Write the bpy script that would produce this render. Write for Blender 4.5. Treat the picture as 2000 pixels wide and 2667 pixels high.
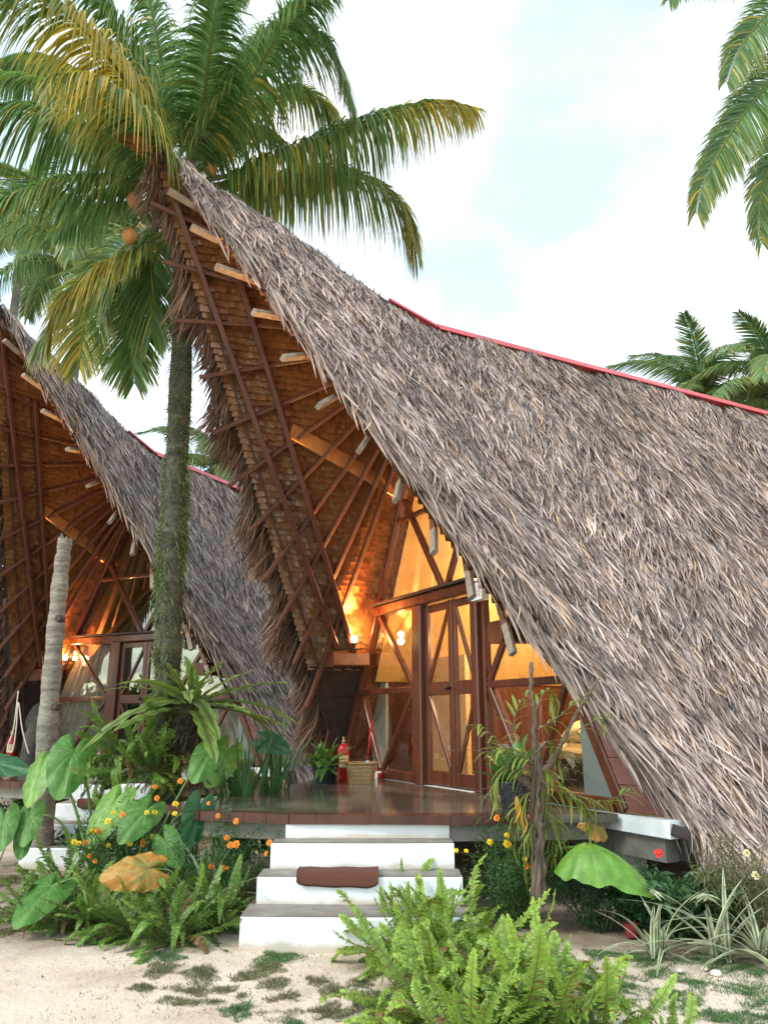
import bpy, math, random
import numpy as np
from mathutils import Vector, Matrix
R = math.radians
random.seed(7); rng = np.random.default_rng(11)
S = bpy.context.scene
for o in list(bpy.data.objects): bpy.data.objects.remove(o)

# ------------------------------------------------------------------ camera
PITCH = 0.2631; EYE = 1.455
cd = bpy.data.cameras.new('camera'); cam = bpy.data.objects.new('camera', cd); S.collection.objects.link(cam)
cd.sensor_fit = 'HORIZONTAL'; cd.sensor_width = 36; cd.lens = 36.0; cd.clip_start = .05; cd.clip_end = 900
cam.location = (0, 0, EYE); cam.rotation_euler = (R(90) + PITCH, 0, 0); S.camera = cam
S.render.resolution_x = 767; S.render.resolution_y = 1024

# ------------------------------------------------------------------ sky, sun, exposure
SUN_EL, SUN_AZ = R(42), R(-125)          # azimuth from +Y towards +X (sun behind the camera, to the left)
W = bpy.data.worlds.new('World'); S.world = W; W.use_nodes = True
nt = W.node_tree; nt.nodes.clear(); N = nt.nodes.new; L = nt.links.new
out = N('ShaderNodeOutputWorld'); bg = N('ShaderNodeBackground'); bg.inputs['Strength'].default_value = .10
sky = N('ShaderNodeTexSky'); sky.sky_type = 'NISHITA'; sky.sun_disc = False
sky.sun_elevation = SUN_EL; sky.sun_rotation = SUN_AZ; sky.air_density = 1.0; sky.dust_density = 1.2; sky.ozone_density = 1.5
tc = N('ShaderNodeTexCoord'); sep = N('ShaderNodeSeparateXYZ'); L(tc.outputs['Generated'], sep.inputs[0])
# clouds on a flat layer: direction.xy / (z + k)
zz = N('ShaderNodeMath'); zz.operation = 'ADD'; L(sep.outputs['Z'], zz.inputs[0]); zz.inputs[1].default_value = .18
zm = N('ShaderNodeMath'); zm.operation = 'MAXIMUM'; L(zz.outputs[0], zm.inputs[0]); zm.inputs[1].default_value = .05
dx = N('ShaderNodeMath'); dx.operation = 'DIVIDE'; L(sep.outputs['X'], dx.inputs[0]); L(zm.outputs[0], dx.inputs[1])
dy = N('ShaderNodeMath'); dy.operation = 'DIVIDE'; L(sep.outputs['Y'], dy.inputs[0]); L(zm.outputs[0], dy.inputs[1])
cmb = N('ShaderNodeCombineXYZ'); L(dx.outputs[0], cmb.inputs[0]); L(dy.outputs[0], cmb.inputs[1])
mp = N('ShaderNodeMapping'); L(cmb.outputs[0], mp.inputs[0]); mp.inputs['Location'].default_value = (.35, 1.3, 0)
nz = N('ShaderNodeTexNoise'); nz.inputs['Scale'].default_value = 1.3; nz.inputs['Detail'].default_value = 7; nz.inputs['Roughness'].default_value = .52
L(mp.outputs[0], nz.inputs['Vector'])
rp = N('ShaderNodeValToRGB'); rp.color_ramp.elements[0].position = .42; rp.color_ramp.elements[1].position = .62
rp.color_ramp.elements[0].color = (.34, .34, .34, 1); L(nz.outputs[0], rp.inputs[0])
mx = N('ShaderNodeMix'); mx.data_type = 'RGBA'; L(rp.outputs[0], mx.inputs[0]); sk = N('ShaderNodeVectorMath'); sk.operation = 'MULTIPLY'; L(sky.outputs[0], sk.inputs[0]); sk.inputs[1].default_value = (1.60, 1.95, 1.60); L(sk.outputs[0], mx.inputs[6]); mx.inputs[7].default_value = (6.6, 6.8, 7.2, 1)
L(mx.outputs[2], bg.inputs['Color']); L(bg.outputs[0], out.inputs[0])
sd = bpy.data.lights.new('sun', 'SUN'); sd.energy = .9; sd.angle = R(14); sd.color = (1, .95, .88)
sun = bpy.data.objects.new('sun', sd); S.collection.objects.link(sun)
dv = Vector((math.sin(SUN_AZ) * math.cos(SUN_EL), math.cos(SUN_AZ) * math.cos(SUN_EL), math.sin(SUN_EL)))
sun.rotation_euler = dv.to_track_quat('Z', 'Y').to_euler()
S.view_settings.view_transform = 'Standard'; S.view_settings.look = 'None'; S.view_settings.gamma = 1
S.view_settings.exposure = 1.4
S.render.engine = 'CYCLES'
S.cycles.transparent_max_bounces = 16; S.cycles.max_bounces = 8
S.cycles.sample_clamp_indirect = 6

# ------------------------------------------------------------------ placing helper: a pixel of the 2000 px photo and a distance give a point
def at(px, py, y):
    X, Y = (px - 1000) / 2000, (1333.5 - py) / 2000
    c, s = math.cos(PITCH), math.sin(PITCH)
    d = np.array([X, c - s * Y, s + c * Y]); return d * (y / d[1]) + np.array([0, 0, EYE])
def onz(px, py, z):
    X, Y = (px - 1000) / 2000, (1333.5 - py) / 2000
    c, s = math.cos(PITCH), math.sin(PITCH)
    d = np.array([X, c - s * Y, s + c * Y]); return d * ((z - EYE) / d[2]) + np.array([0, 0, EYE])

# ------------------------------------------------------------------ object helpers
COL = S.collection
def setp(o, label=None, cat=None, group=None, kind=None):
    if label: o['label'] = label
    if cat: o['category'] = cat
    if group: o['group'] = group
    if kind: o['kind'] = kind
    return o
def empty(name, loc=(0, 0, 0), rz=0, label=None, cat=None, group=None):
    o = bpy.data.objects.new(name, None); COL.objects.link(o); o.location = [float(a) for a in loc]; o.rotation_euler = (0, 0, rz)
    o.empty_display_size = .1
    return setp(o, label, cat, group)
def copy_tree(o, parent=None, skip=()):
    c = o.copy(); COL.objects.link(c)
    if parent is not None: c.parent = parent
    for ch in o.children:
        if ch.name.split('.')[0] not in skip: copy_tree(ch, c, skip)
    return c
def relabel(o, label, group=None):
    o['label'] = label
    if group: o['group'] = group
    return o

class MB:
    """mesh collector: verts, faces, a colour per vertex"""
    def __init__(s): s.v = []; s.f = []; s.c = []; s.n = 0
    def add(s, v, f, c=(1, 1, 1)):
        v = np.asarray(v, float).reshape(-1, 3); f = np.asarray(f, np.int64)
        c = np.asarray(c, float)
        if c.ndim == 1: c = np.tile(c, (len(v), 1))
        s.v.append(v); s.c.append(c); s.f.append(f + s.n); s.n += len(v); return s
    def box(s, lo, hi, c=(1, 1, 1)):
        x0, y0, z0 = lo; x1, y1, z1 = hi
        v = [(x0,y0,z0),(x1,y0,z0),(x1,y1,z0),(x0,y1,z0),(x0,y0,z1),(x1,y0,z1),(x1,y1,z1),(x0,y1,z1)]
        return s.add(v, [(0,3,2,1),(4,5,6,7),(0,1,5,4),(1,2,6,5),(2,3,7,6),(3,0,4,7)], c)
    def bar(s, a, b, w, h, up=(0, 0, 1), c=(1, 1, 1), bev=.12):
        """bevelled bar from a to b: w across, h along up"""
        a = np.array(a, float); b = np.array(b, float); d = b - a; d /= np.linalg.norm(d)
        up = np.array(up, float); sd = np.cross(d, up); sd /= np.linalg.norm(sd); up = np.cross(sd, d)
        k = min(w, h) * bev; P = []
        for (i, j) in ((-1, -1), (1, -1), (1, 1), (-1, 1)):
            if i * j > 0: pr = ((i * (w / 2), j * (h / 2 - k)), (i * (w / 2 - k), j * (h / 2)))
            else: pr = ((i * (w / 2 - k), j * (h / 2)), (i * (w / 2), j * (h / 2 - k)))
            P += [pr[0], pr[1]] if (i, j) in ((-1, -1), (1, 1)) else [pr[0], pr[1]]
        # order around
        P = sorted(P, key=lambda q: math.atan2(q[1], q[0]))
        v = [a + sd * p[0] + up * p[1] for p in P] + [b + sd * p[0] + up * p[1] for p in P]
        n = 8; f4 = [(i, (i + 1) % n, n + (i + 1) % n, n + i) for i in range(n)]
        s.add(v, f4, c); base = s.n - 16
        s.f.append(np.array([(base + 0, base + 7 - 6, base + 2, base + 3)])) if False else None
        for o_, rev in ((0, True), (8, False)):
            idx = [base + o_ + i for i in range(8)]
            if rev: idx = idx[::-1]
            s.f.append(np.array([[idx[0], idx[1], idx[2], idx[3]], [idx[0], idx[3], idx[4], idx[7]], [idx[4], idx[5], idx[6], idx[7]]]))
        return s
    def tube(s, pts, rad, seg=10, c=(1, 1, 1), cap=True):
        pts = np.asarray(pts, float); n = len(pts); rad = np.broadcast_to(np.asarray(rad, float), (n,))
        t = np.gradient(pts, axis=0); t /= np.linalg.norm(t, axis=1)[:, None]
        ref = np.array([0, 0, 1.]) if abs(t[0][2]) < .9 else np.array([1., 0, 0])
        V = []
        a = np.cross(t[0], ref); a /= np.linalg.norm(a)
        for i in range(n):
            a = a - t[i] * (a @ t[i]); a /= np.linalg.norm(a); b = np.cross(t[i], a)
            an = np.arange(seg) / seg * 2 * np.pi
            V.append(pts[i] + rad[i] * (np.cos(an)[:, None] * a + np.sin(an)[:, None] * b))
        V = np.concatenate(V); i = np.arange(n - 1)[:, None] * seg; j = np.arange(seg)[None]; j2 = (j + 1) % seg
        F = np.stack([i + j, i + j2, i + seg + j2, i + seg + j], -1).reshape(-1, 4)
        cc = np.asarray(c, float)
        if cc.ndim == 2: cc = np.repeat(cc, seg, axis=0)
        if cap:
            V = np.concatenate([V, pts[:1], pts[-1:]]); nn = n * seg
            j = np.arange(seg); j2 = (j + 1) % seg
            T = np.concatenate([np.stack([j2, j, np.full(seg, nn)], -1), np.stack([(n - 1) * seg + j, (n - 1) * seg + j2, np.full(seg, nn + 1)], -1)])
            if cc.ndim == 2: cc = np.concatenate([cc, cc[:1], cc[-1:]])
            s.add(V, F, cc); s.f.append(T + s.n - len(V))
        else: s.add(V, F, cc)
        return s
    def lathe(s, prof, seg=24, cen=(0, 0, 0), c=(1, 1, 1)):
        """prof = [(r,z)...]"""
        an = np.arange(seg) / seg * 2 * np.pi; V = np.concatenate([np.stack([r * np.cos(an), r * np.sin(an), np.full(seg, z)], -1) for r, z in prof]) + np.array(cen)
        n = len(prof); i = np.arange(n - 1)[:, None] * seg; j = np.arange(seg)[None]; j2 = (j + 1) % seg
        return s.add(V, np.stack([i + j, i + j2, i + seg + j2, i + seg + j], -1).reshape(-1, 4), c)
    def prism(s, poly, z0, z1, c=(1, 1, 1)):
        n = len(poly); v = [(x, y, z0) for x, y in poly] + [(x, y, z1) for x, y in poly]
        s.add(v, [(i, (i + 1) % n, n + (i + 1) % n, n + i) for i in range(n)], c); b = s.n - 2 * n
        s.f.append([tuple(b + n + i for i in range(n))]); s.f.append([tuple(b + n - 1 - i for i in range(n))]); return s
    def mesh(s, name, mat, smooth=False):
        V = np.concatenate(s.v) if s.v else np.zeros((0, 3)); C = np.concatenate(s.c)
        loops = []; starts = []; k = 0; tot = []
        for f in s.f:
            if isinstance(f, list):
                for q in f: loops.append(np.array(q)); tot.append(np.array([len(q)]))
            elif len(f): loops.append(f.reshape(-1)); tot.append(np.full(len(f), f.shape[1]))
        loops = np.concatenate(loops).astype(np.int32); tot = np.concatenate(tot).astype(np.int32)
        st = np.concatenate([[0], np.cumsum(tot)[:-1]]).astype(np.int32)
        me = bpy.data.meshes.new(name); me.vertices.add(len(V)); me.vertices.foreach_set('co', V.astype(np.float32).ravel())
        me.loops.add(len(loops)); me.loops.foreach_set('vertex_index', loops)
        me.polygons.add(len(tot)); me.polygons.foreach_set('loop_start', st); me.polygons.foreach_set('loop_total', tot)
        at_ = me.color_attributes.new('tint', 'FLOAT_COLOR', 'POINT')
        at_.data.foreach_set('color', np.concatenate([C, np.ones((len(C), 1))], 1).astype(np.float32).ravel())
        me.update(calc_edges=True); me.validate()
        me.polygons.foreach_set('use_smooth', np.full(len(me.polygons), bool(smooth)))
        me.materials.append(mat); return me
    def obj(s, name, mat, parent=None, smooth=False, **k):
        o = bpy.data.objects.new(name, s.mesh(name, mat, smooth)); COL.objects.link(o)
        if parent is not None: o.parent = parent
        return setp(o, **k)
def inst(name, me, parent=None, M=None, **k):
    o = bpy.data.objects.new(name, me); COL.objects.link(o)
    if parent is not None: o.parent = parent
    if M is not None: o.matrix_local = M
    return setp(o, **k)
def unit(a): a = np.asarray(a, float); return a / np.maximum(np.linalg.norm(a, axis=-1, keepdims=True), 1e-9)

def strips(mb, root, d, side, length, width, bend, prof, col, fold=0.):
    """N tapered strips. prof = [(t, w, colour multiplier)], bend = displacement at t=1 growing with t^2; fold lifts the mid line"""
    N_ = len(root); root = np.asarray(root, float); L_ = np.broadcast_to(length, (N_,))[:, None]; W_ = np.broadcast_to(width, (N_,))[:, None]
    vs = []; cs = []
    for t, w, m in prof:
        p = root + d * L_ * t + bend * (t * t)
        vs += [p - side * W_ * w / 2, p + side * W_ * w / 2]
        mm = np.asarray(m, float); cs += [col * mm, col * mm]
    k = len(prof); V = np.stack(vs, 1).reshape(-1, 3); C = np.stack(cs, 1).reshape(-1, 3)
    b = (np.arange(N_) * 2 * k)[:, None]; F = []
    for i in range(k - 1): F.append(np.concatenate([b + 2 * i, b + 2 * i + 1, b + 2 * i + 3, b + 2 * i + 2], 1))
    mb.add(V, np.stack(F, 1).reshape(-1, 4), C)

# ------------------------------------------------------------------ materials
def mat(name, col=(.5, .5, .5), rough=.6, metal=0, noise=0, nscale=5, bump=0, bscale=40, tint=False, trans=0, emit=None, es=0, coat=0, stretch=None, spec=.5, c2=None, detail=5):
    m = bpy.data.materials.new(name); m.use_nodes = True; t = m.node_tree; N = t.nodes.new; L = t.links.new
    b = t.nodes['Principled BSDF']; o = t.nodes['Material Output']
    b.inputs['Roughness'].default_value = rough; b.inputs['Metallic'].default_value = metal; b.inputs['Coat Weight'].default_value = coat
    b.inputs['Specular IOR Level'].default_value = spec
    c = N('ShaderNodeRGB'); c.outputs[0].default_value = (*col, 1); cs = c.outputs[0]
    if tint:
        a = N('ShaderNodeAttribute'); a.attribute_name = 'tint'; q = N('ShaderNodeMix'); q.data_type = 'RGBA'; q.blend_type = 'MULTIPLY'; q.inputs[0].default_value = 1
        L(cs, q.inputs[6]); L(a.outputs['Color'], q.inputs[7]); cs = q.outputs[2]
    co = N('ShaderNodeTexCoord'); mpn = N('ShaderNodeMapping'); L(co.outputs['Object'], mpn.inputs[0])
    if stretch: mpn.inputs['Scale'].default_value = stretch
    if noise or c2:
        n = N('ShaderNodeTexNoise'); n.inputs['Scale'].default_value = nscale; n.inputs['Detail'].default_value = detail; L(mpn.outputs[0], n.inputs['Vector'])
        if c2:
            r = N('ShaderNodeValToRGB'); r.color_ramp.elements[0].position = .42; r.color_ramp.elements[1].position = .62; L(n.outputs[0], r.inputs[0])
            q = N('ShaderNodeMix'); q.data_type = 'RGBA'; L(r.outputs[0], q.inputs[0]); L(cs, q.inputs[6]); q.inputs[7].default_value = (*c2, 1); cs = q.outputs[2]
        if noise:
            mr = N('ShaderNodeMapRange'); mr.inputs['From Min'].default_value = .25; mr.inputs['From Max'].default_value = .75
            mr.inputs['To Min'].default_value = 1 - noise; mr.inputs['To Max'].default_value = 1 + noise; L(n.outputs[0], mr.inputs[0])
            q = N('ShaderNodeVectorMath'); q.operation = 'SCALE'; L(cs, q.inputs[0]); L(mr.outputs[0], q.inputs['Scale']); cs = q.outputs[0]
            mr2 = N('ShaderNodeMapRange'); mr2.inputs['To Min'].default_value = min(1, rough * 1.25); mr2.inputs['To Max'].default_value = rough * .75; L(n.outputs[0], mr2.inputs[0]); L(mr2.outputs[0], b.inputs['Roughness'])
    L(cs, b.inputs['Base Color'])
    if bump:
        n = N('ShaderNodeTexNoise'); n.inputs['Scale'].default_value = bscale; n.inputs['Detail'].default_value = 6; L(mpn.outputs[0], n.inputs['Vector'])
        bp = N('ShaderNodeBump'); bp.inputs['Strength'].default_value = min(1, bump); bp.inputs['Distance'].default_value = .01 * max(1, bump); L(n.outputs[0], bp.inputs['Height']); L(bp.outputs[0], b.inputs['Normal'])
    if trans:
        tr = N('ShaderNodeBsdfTranslucent'); L(cs, tr.inputs[0]); ms = N('ShaderNodeMixShader'); ms.inputs[0].default_value = trans
        L(b.outputs[0], ms.inputs[1]); L(tr.outputs[0], ms.inputs[2]); L(ms.outputs[0], o.inputs[0])
    if emit: b.inputs['Emission Color'].default_value = (*emit, 1); b.inputs['Emission Strength'].default_value = es
    return m
M = dict(
    thatch=mat('thatch_leaves', (1, 1, 1), .62, tint=True, trans=.10, spec=.35, noise=.18, nscale=1.1),
    thatch_core=mat('thatch_core', (.055, .038, .03), .9, bump=1, bscale=30),
    shingle=mat('palm_shingle', (1, 1, 1), .27, tint=True, spec=.5, noise=.25, nscale=30),
    wood=mat('varnished_wood', (.095, .027, .014), .28, noise=.35, nscale=7, stretch=(1, 1, .25), coat=.15),
    rafter=mat('rafter_wood', (.12, .040, .020), .55, noise=.3, nscale=9, bump=.3),
    pine=mat('pale_pine_wood', (.50, .23, .075), .45, noise=.25, nscale=6, stretch=(6, 6, 1)),
    weathered=mat('weathered_timber', (.24, .19, .15), .75, noise=.3, nscale=14, bump=.4),
    plank=mat('red_stained_plank', (.13, .036, .026), .55, noise=.3, nscale=8, stretch=(.3, 1, 3), bump=.3, bscale=60),
    dark=mat('dark_timber', (.035, .022, .018), .5, noise=.3, nscale=8),
    redcap=mat('red_painted_metal', (.62, .055, .06), .4, noise=.12, nscale=4),
    white=mat('white_painted_concrete', (.74, .76, .79), .7, noise=.05, nscale=3, bump=.25, bscale=50),
    lining=mat('woven_ceiling_mat', (.50, .33, .13), .6, noise=.18, nscale=5, bump=.3, bscale=70),
    cream=mat('cream_wall_paint', (.72, .56, .34), .7, noise=.04, nscale=2),
    blue=mat('pale_blue_wall_paint', (.50, .64, .66), .7, noise=.04, nscale=2),
    grey=mat('grey_painted_board', (.12, .14, .13), .55, noise=.1, nscale=4),
    concrete=mat('grey_concrete', (.20, .185, .16), .75, noise=.25, nscale=7, bump=.4),
    tread=mat('worn_cement_tread', (.23, .20, .17), .6, noise=.3, nscale=9, bump=.3),
    deck=mat('polished_dark_floor', (.070, .064, .054), .12, noise=.28, nscale=2.2, bump=.04, bscale=6, c2=(.12, .115, .095)),
    tile=mat('dark_red_edge_tile', (.075, .030, .024), .22, noise=.4, nscale=5),
    mat_=mat('brown_coir', (.15, .050, .028), .95, noise=.3, nscale=160, bump=1.6, bscale=260),
    foliage=mat('leaf_green', (1, 1, 1), .42, tint=True, trans=.34, noise=.30, nscale=13, bump=.35, bscale=60),
    palmleaf=mat('palm_leaflet', (1, 1, 1), .36, tint=True, trans=.42, spec=.45),
    petal=mat('flower_petal', (1, 1, 1), .55, tint=True, trans=.35),
    bark=mat('palm_bark', (1, 1, 1), .9, tint=True, noise=.35, nscale=14, stretch=(1, 1, 2.5), bump=1.4, bscale=24),
    stump=mat('grey_driftwood', (.12, .088, .060), .9, noise=.4, nscale=18, stretch=(1, 1, .3), bump=1.5, bscale=40),
    coconut=mat('orange_coconut', (.50, .23, .07), .6, bump=.5, bscale=30, noise=.35, nscale=8),
    black=mat('black_plastic', (.012, .015, .02), .4),
    redp=mat('red_enamel', (.45, .012, .015), .3),
    basket=mat('woven_bamboo', (.42, .28, .13), .6, tint=True, noise=.15, nscale=30),
    bristle=mat('broom_bristle', (.40, .22, .10), .9),
    whitep=mat('white_plastic', (.78, .78, .76), .4),
    brass=mat('brass_lamp', (.75, .55, .25), .25, metal=.7),
    bulb=mat('lit_bulb', (1, .7, .35), .5, emit=(1, .62, .22), es=55),
    bulbglass=mat('clear_lamp_glass', (.8, .75, .6), .1, emit=(1, .8, .5), es=.6),
    redtext=mat('red_lettering', (.6, .03, .02), .6),
    curtain=mat('white_curtain_cloth', (.66, .63, .60), .85, trans=.3, noise=.08, nscale=3),
    sheet=mat('bed_linen', (.66, .58, .42), .9, noise=.06, nscale=6),
    blanket=mat('dark_blanket', (.05, .06, .10), .9),
    grass=mat('grass_blades', (1, 1, 1), .6, tint=True, trans=.2),
    rope=mat('pale_rope', (.6, .52, .44), .9),
    stone=mat('pale_stone', (.55, .52, .46), .8, noise=.2, nscale=12, bump=.6),
    bluetin=mat('blue_tin', (.22, .42, .62), .35, metal=.2),
    soil=mat('dark_soil', (.10, .075, .055), .95, noise=.4, nscale=20, bump=1),
)
def glass_mat():
    m = bpy.data.materials.new('window_glass'); m.use_nodes = True; t = m.node_tree; t.nodes.clear(); N = t.nodes.new; L = t.links.new
    o = N('ShaderNodeOutputMaterial'); tr = N('ShaderNodeBsdfTransparent'); tr.inputs[0].default_value = (.86, .84, .80, 1)
    g = N('ShaderNodeBsdfGlossy'); g.inputs['Roughness'].default_value = .015; g.inputs[0].default_value = (1, 1, 1, 1)
    lw = N('ShaderNodeLayerWeight'); lw.inputs['Blend'].default_value = .5; f = N('ShaderNodeMath'); f.operation = 'POWER'; f.inputs[1].default_value = 3; L(lw.outputs['Facing'], f.inputs[0])
    k = N('ShaderNodeMath'); k.operation = 'MULTIPLY_ADD'; k.inputs[1].default_value = 1.0; k.inputs[2].default_value = .10; L(f.outputs[0], k.inputs[0]); k.use_clamp = True
    n = N('ShaderNodeTexNoise'); n.inputs['Scale'].default_value = 1.5; tc = N('ShaderNodeTexCoord'); L(tc.outputs['Object'], n.inputs['Vector'])
    bp = N('ShaderNodeBump'); bp.inputs['Strength'].default_value = .15; bp.inputs['Distance'].default_value = .01; L(n.outputs[0], bp.inputs['Height']); L(bp.outputs[0], g.inputs['Normal'])
    ms = N('ShaderNodeMixShader'); L(k.outputs[0], ms.inputs[0]); L(tr.outputs[0], ms.inputs[1]); L(g.outputs[0], ms.inputs[2]); L(ms.outputs[0], o.inputs[0]); return m
M['glass'] = glass_mat()

def sand_mat():
    m = mat('coral_sand', (.6, .47, .36), .95); t = m.node_tree; N = t.nodes.new; L = t.links.new; b = t.nodes['Principled BSDF']
    tc = N('ShaderNodeTexCoord')
    def noise(s, d=6):
        n = N('ShaderNodeTexNoise'); n.inputs['Scale'].default_value = s; n.inputs['Detail'].default_value = d; n.inputs['Roughness'].default_value = .6; L(tc.outputs['Object'], n.inputs['Vector']); return n.outputs[0]
    def ramp(x, stops):
        r = N('ShaderNodeValToRGB'); e = r.color_ramp.elements
        while len(e) < len(stops): e.new(.5)
        for q, (p, c) in zip(e, stops): q.position = p; q.color = (*c, 1)
        L(x, r.inputs[0]); return r.outputs[0]
    a = ramp(noise(1.6), [(.30, (.50, .38, .29)), (.48, (.68, .55, .43)), (.68, (.74, .62, .50))])
    g = ramp(noise(90, 3), [(.3, (.72, .72, .72)), (.55, (1, 1, 1)), (.75, (1.12, 1.1, 1.06))])
    q = N('ShaderNodeMix'); q.data_type = 'RGBA'; q.blend_type = 'MULTIPLY'; q.inputs[0].default_value = 1; L(a, q.inputs[6]); L(g, q.inputs[7])
    at_ = N('ShaderNodeAttribute'); at_.attribute_name = 'tint'
    q2 = N('ShaderNodeMix'); q2.data_type = 'RGBA'; q2.blend_type = 'MULTIPLY'; q2.inputs[0].default_value = 1; L(q.outputs[2], q2.inputs[6]); L(at_.outputs['Color'], q2.inputs[7])
    L(q2.outputs[2], b.inputs['Base Color'])
    bp = N('ShaderNodeBump'); bp.inputs['Strength'].default_value = .9; bp.inputs['Distance'].default_value = .02
    ad = N('ShaderNodeMath'); ad.operation = 'ADD'; L(noise(12), ad.inputs[0]); h = N('ShaderNodeMath'); h.operation = 'MULTIPLY'; L(noise(120, 3), h.inputs[0]); h.inputs[1].default_value = .35; L(h.outputs[0], ad.inputs[1])
    L(ad.outputs[0], bp.inputs['Height']); L(bp.outputs[0], b.inputs['Normal']); return m
M['sand'] = sand_mat()

# ------------------------------------------------------------------ ground
def hnoise(x, y):
    return (np.sin(x * 3.1 + 1.3 * np.sin(y * 2.2)) * np.sin(y * 3.7 + 1.1 * np.sin(x * 2.7)) + .6 * np.sin(x * 7.9 + y * 3.3) * np.sin(y * 8.3 - x * 2.1))
def ground_h(x, y): return .016 * hnoise(x, y) + .010 * np.sin(x * 17 + 3 * np.sin(y * 9)) * np.sin(y * 19 + 2 * np.sin(x * 13)) - .02
def build_ground():
    n = 260; a = np.linspace(-1, 1, n); g = np.sinh(a * 5.2) / np.sinh(5.2) * 420
    X, Y = np.meshgrid(g, g + 5.0); Z = ground_h(X, Y) * np.exp(-((X) ** 2 + (Y - 5) ** 2) / 900)
    i, j = np.meshgrid(np.arange(n - 1), np.arange(n - 1)); k = (j * n + i).ravel()
    # soil mixed into the sand around the planted beds
    beds = [(-2.2, 6.6, 1.1), (-1.6, 6.9, .9), (-2.8, 7.6, 1.3), (1.6, 6.2, .7), (2.4, 5.9, .9), (3.2, 5.4, .9), (1.1, 6.4, .6), (-3.6, 8.6, 1.0), (.9, 5.0, .45)]
    d = np.zeros_like(X)
    for bx, by, br in beds: d = np.maximum(d, np.exp(-(((X - bx) / br) ** 2 + ((Y - by) / (br * .8)) ** 2) ** 2))
    d = np.clip(d * (1 + .25 * hnoise(X * 2, Y * 2)), 0, 1)[..., None]
    C = (1 - d) * np.array([1, 1, 1]) + d * np.array([.34, .30, .27])
    mb = MB(); mb.add(np.stack([X, Y, Z], -1).reshape(-1, 3), np.stack([k, k + 1, k + n + 1, k + n], -1), C.reshape(-1, 3))
    mb.obj('ground', M['sand'], smooth=True, kind='structure')
build_ground()

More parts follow.
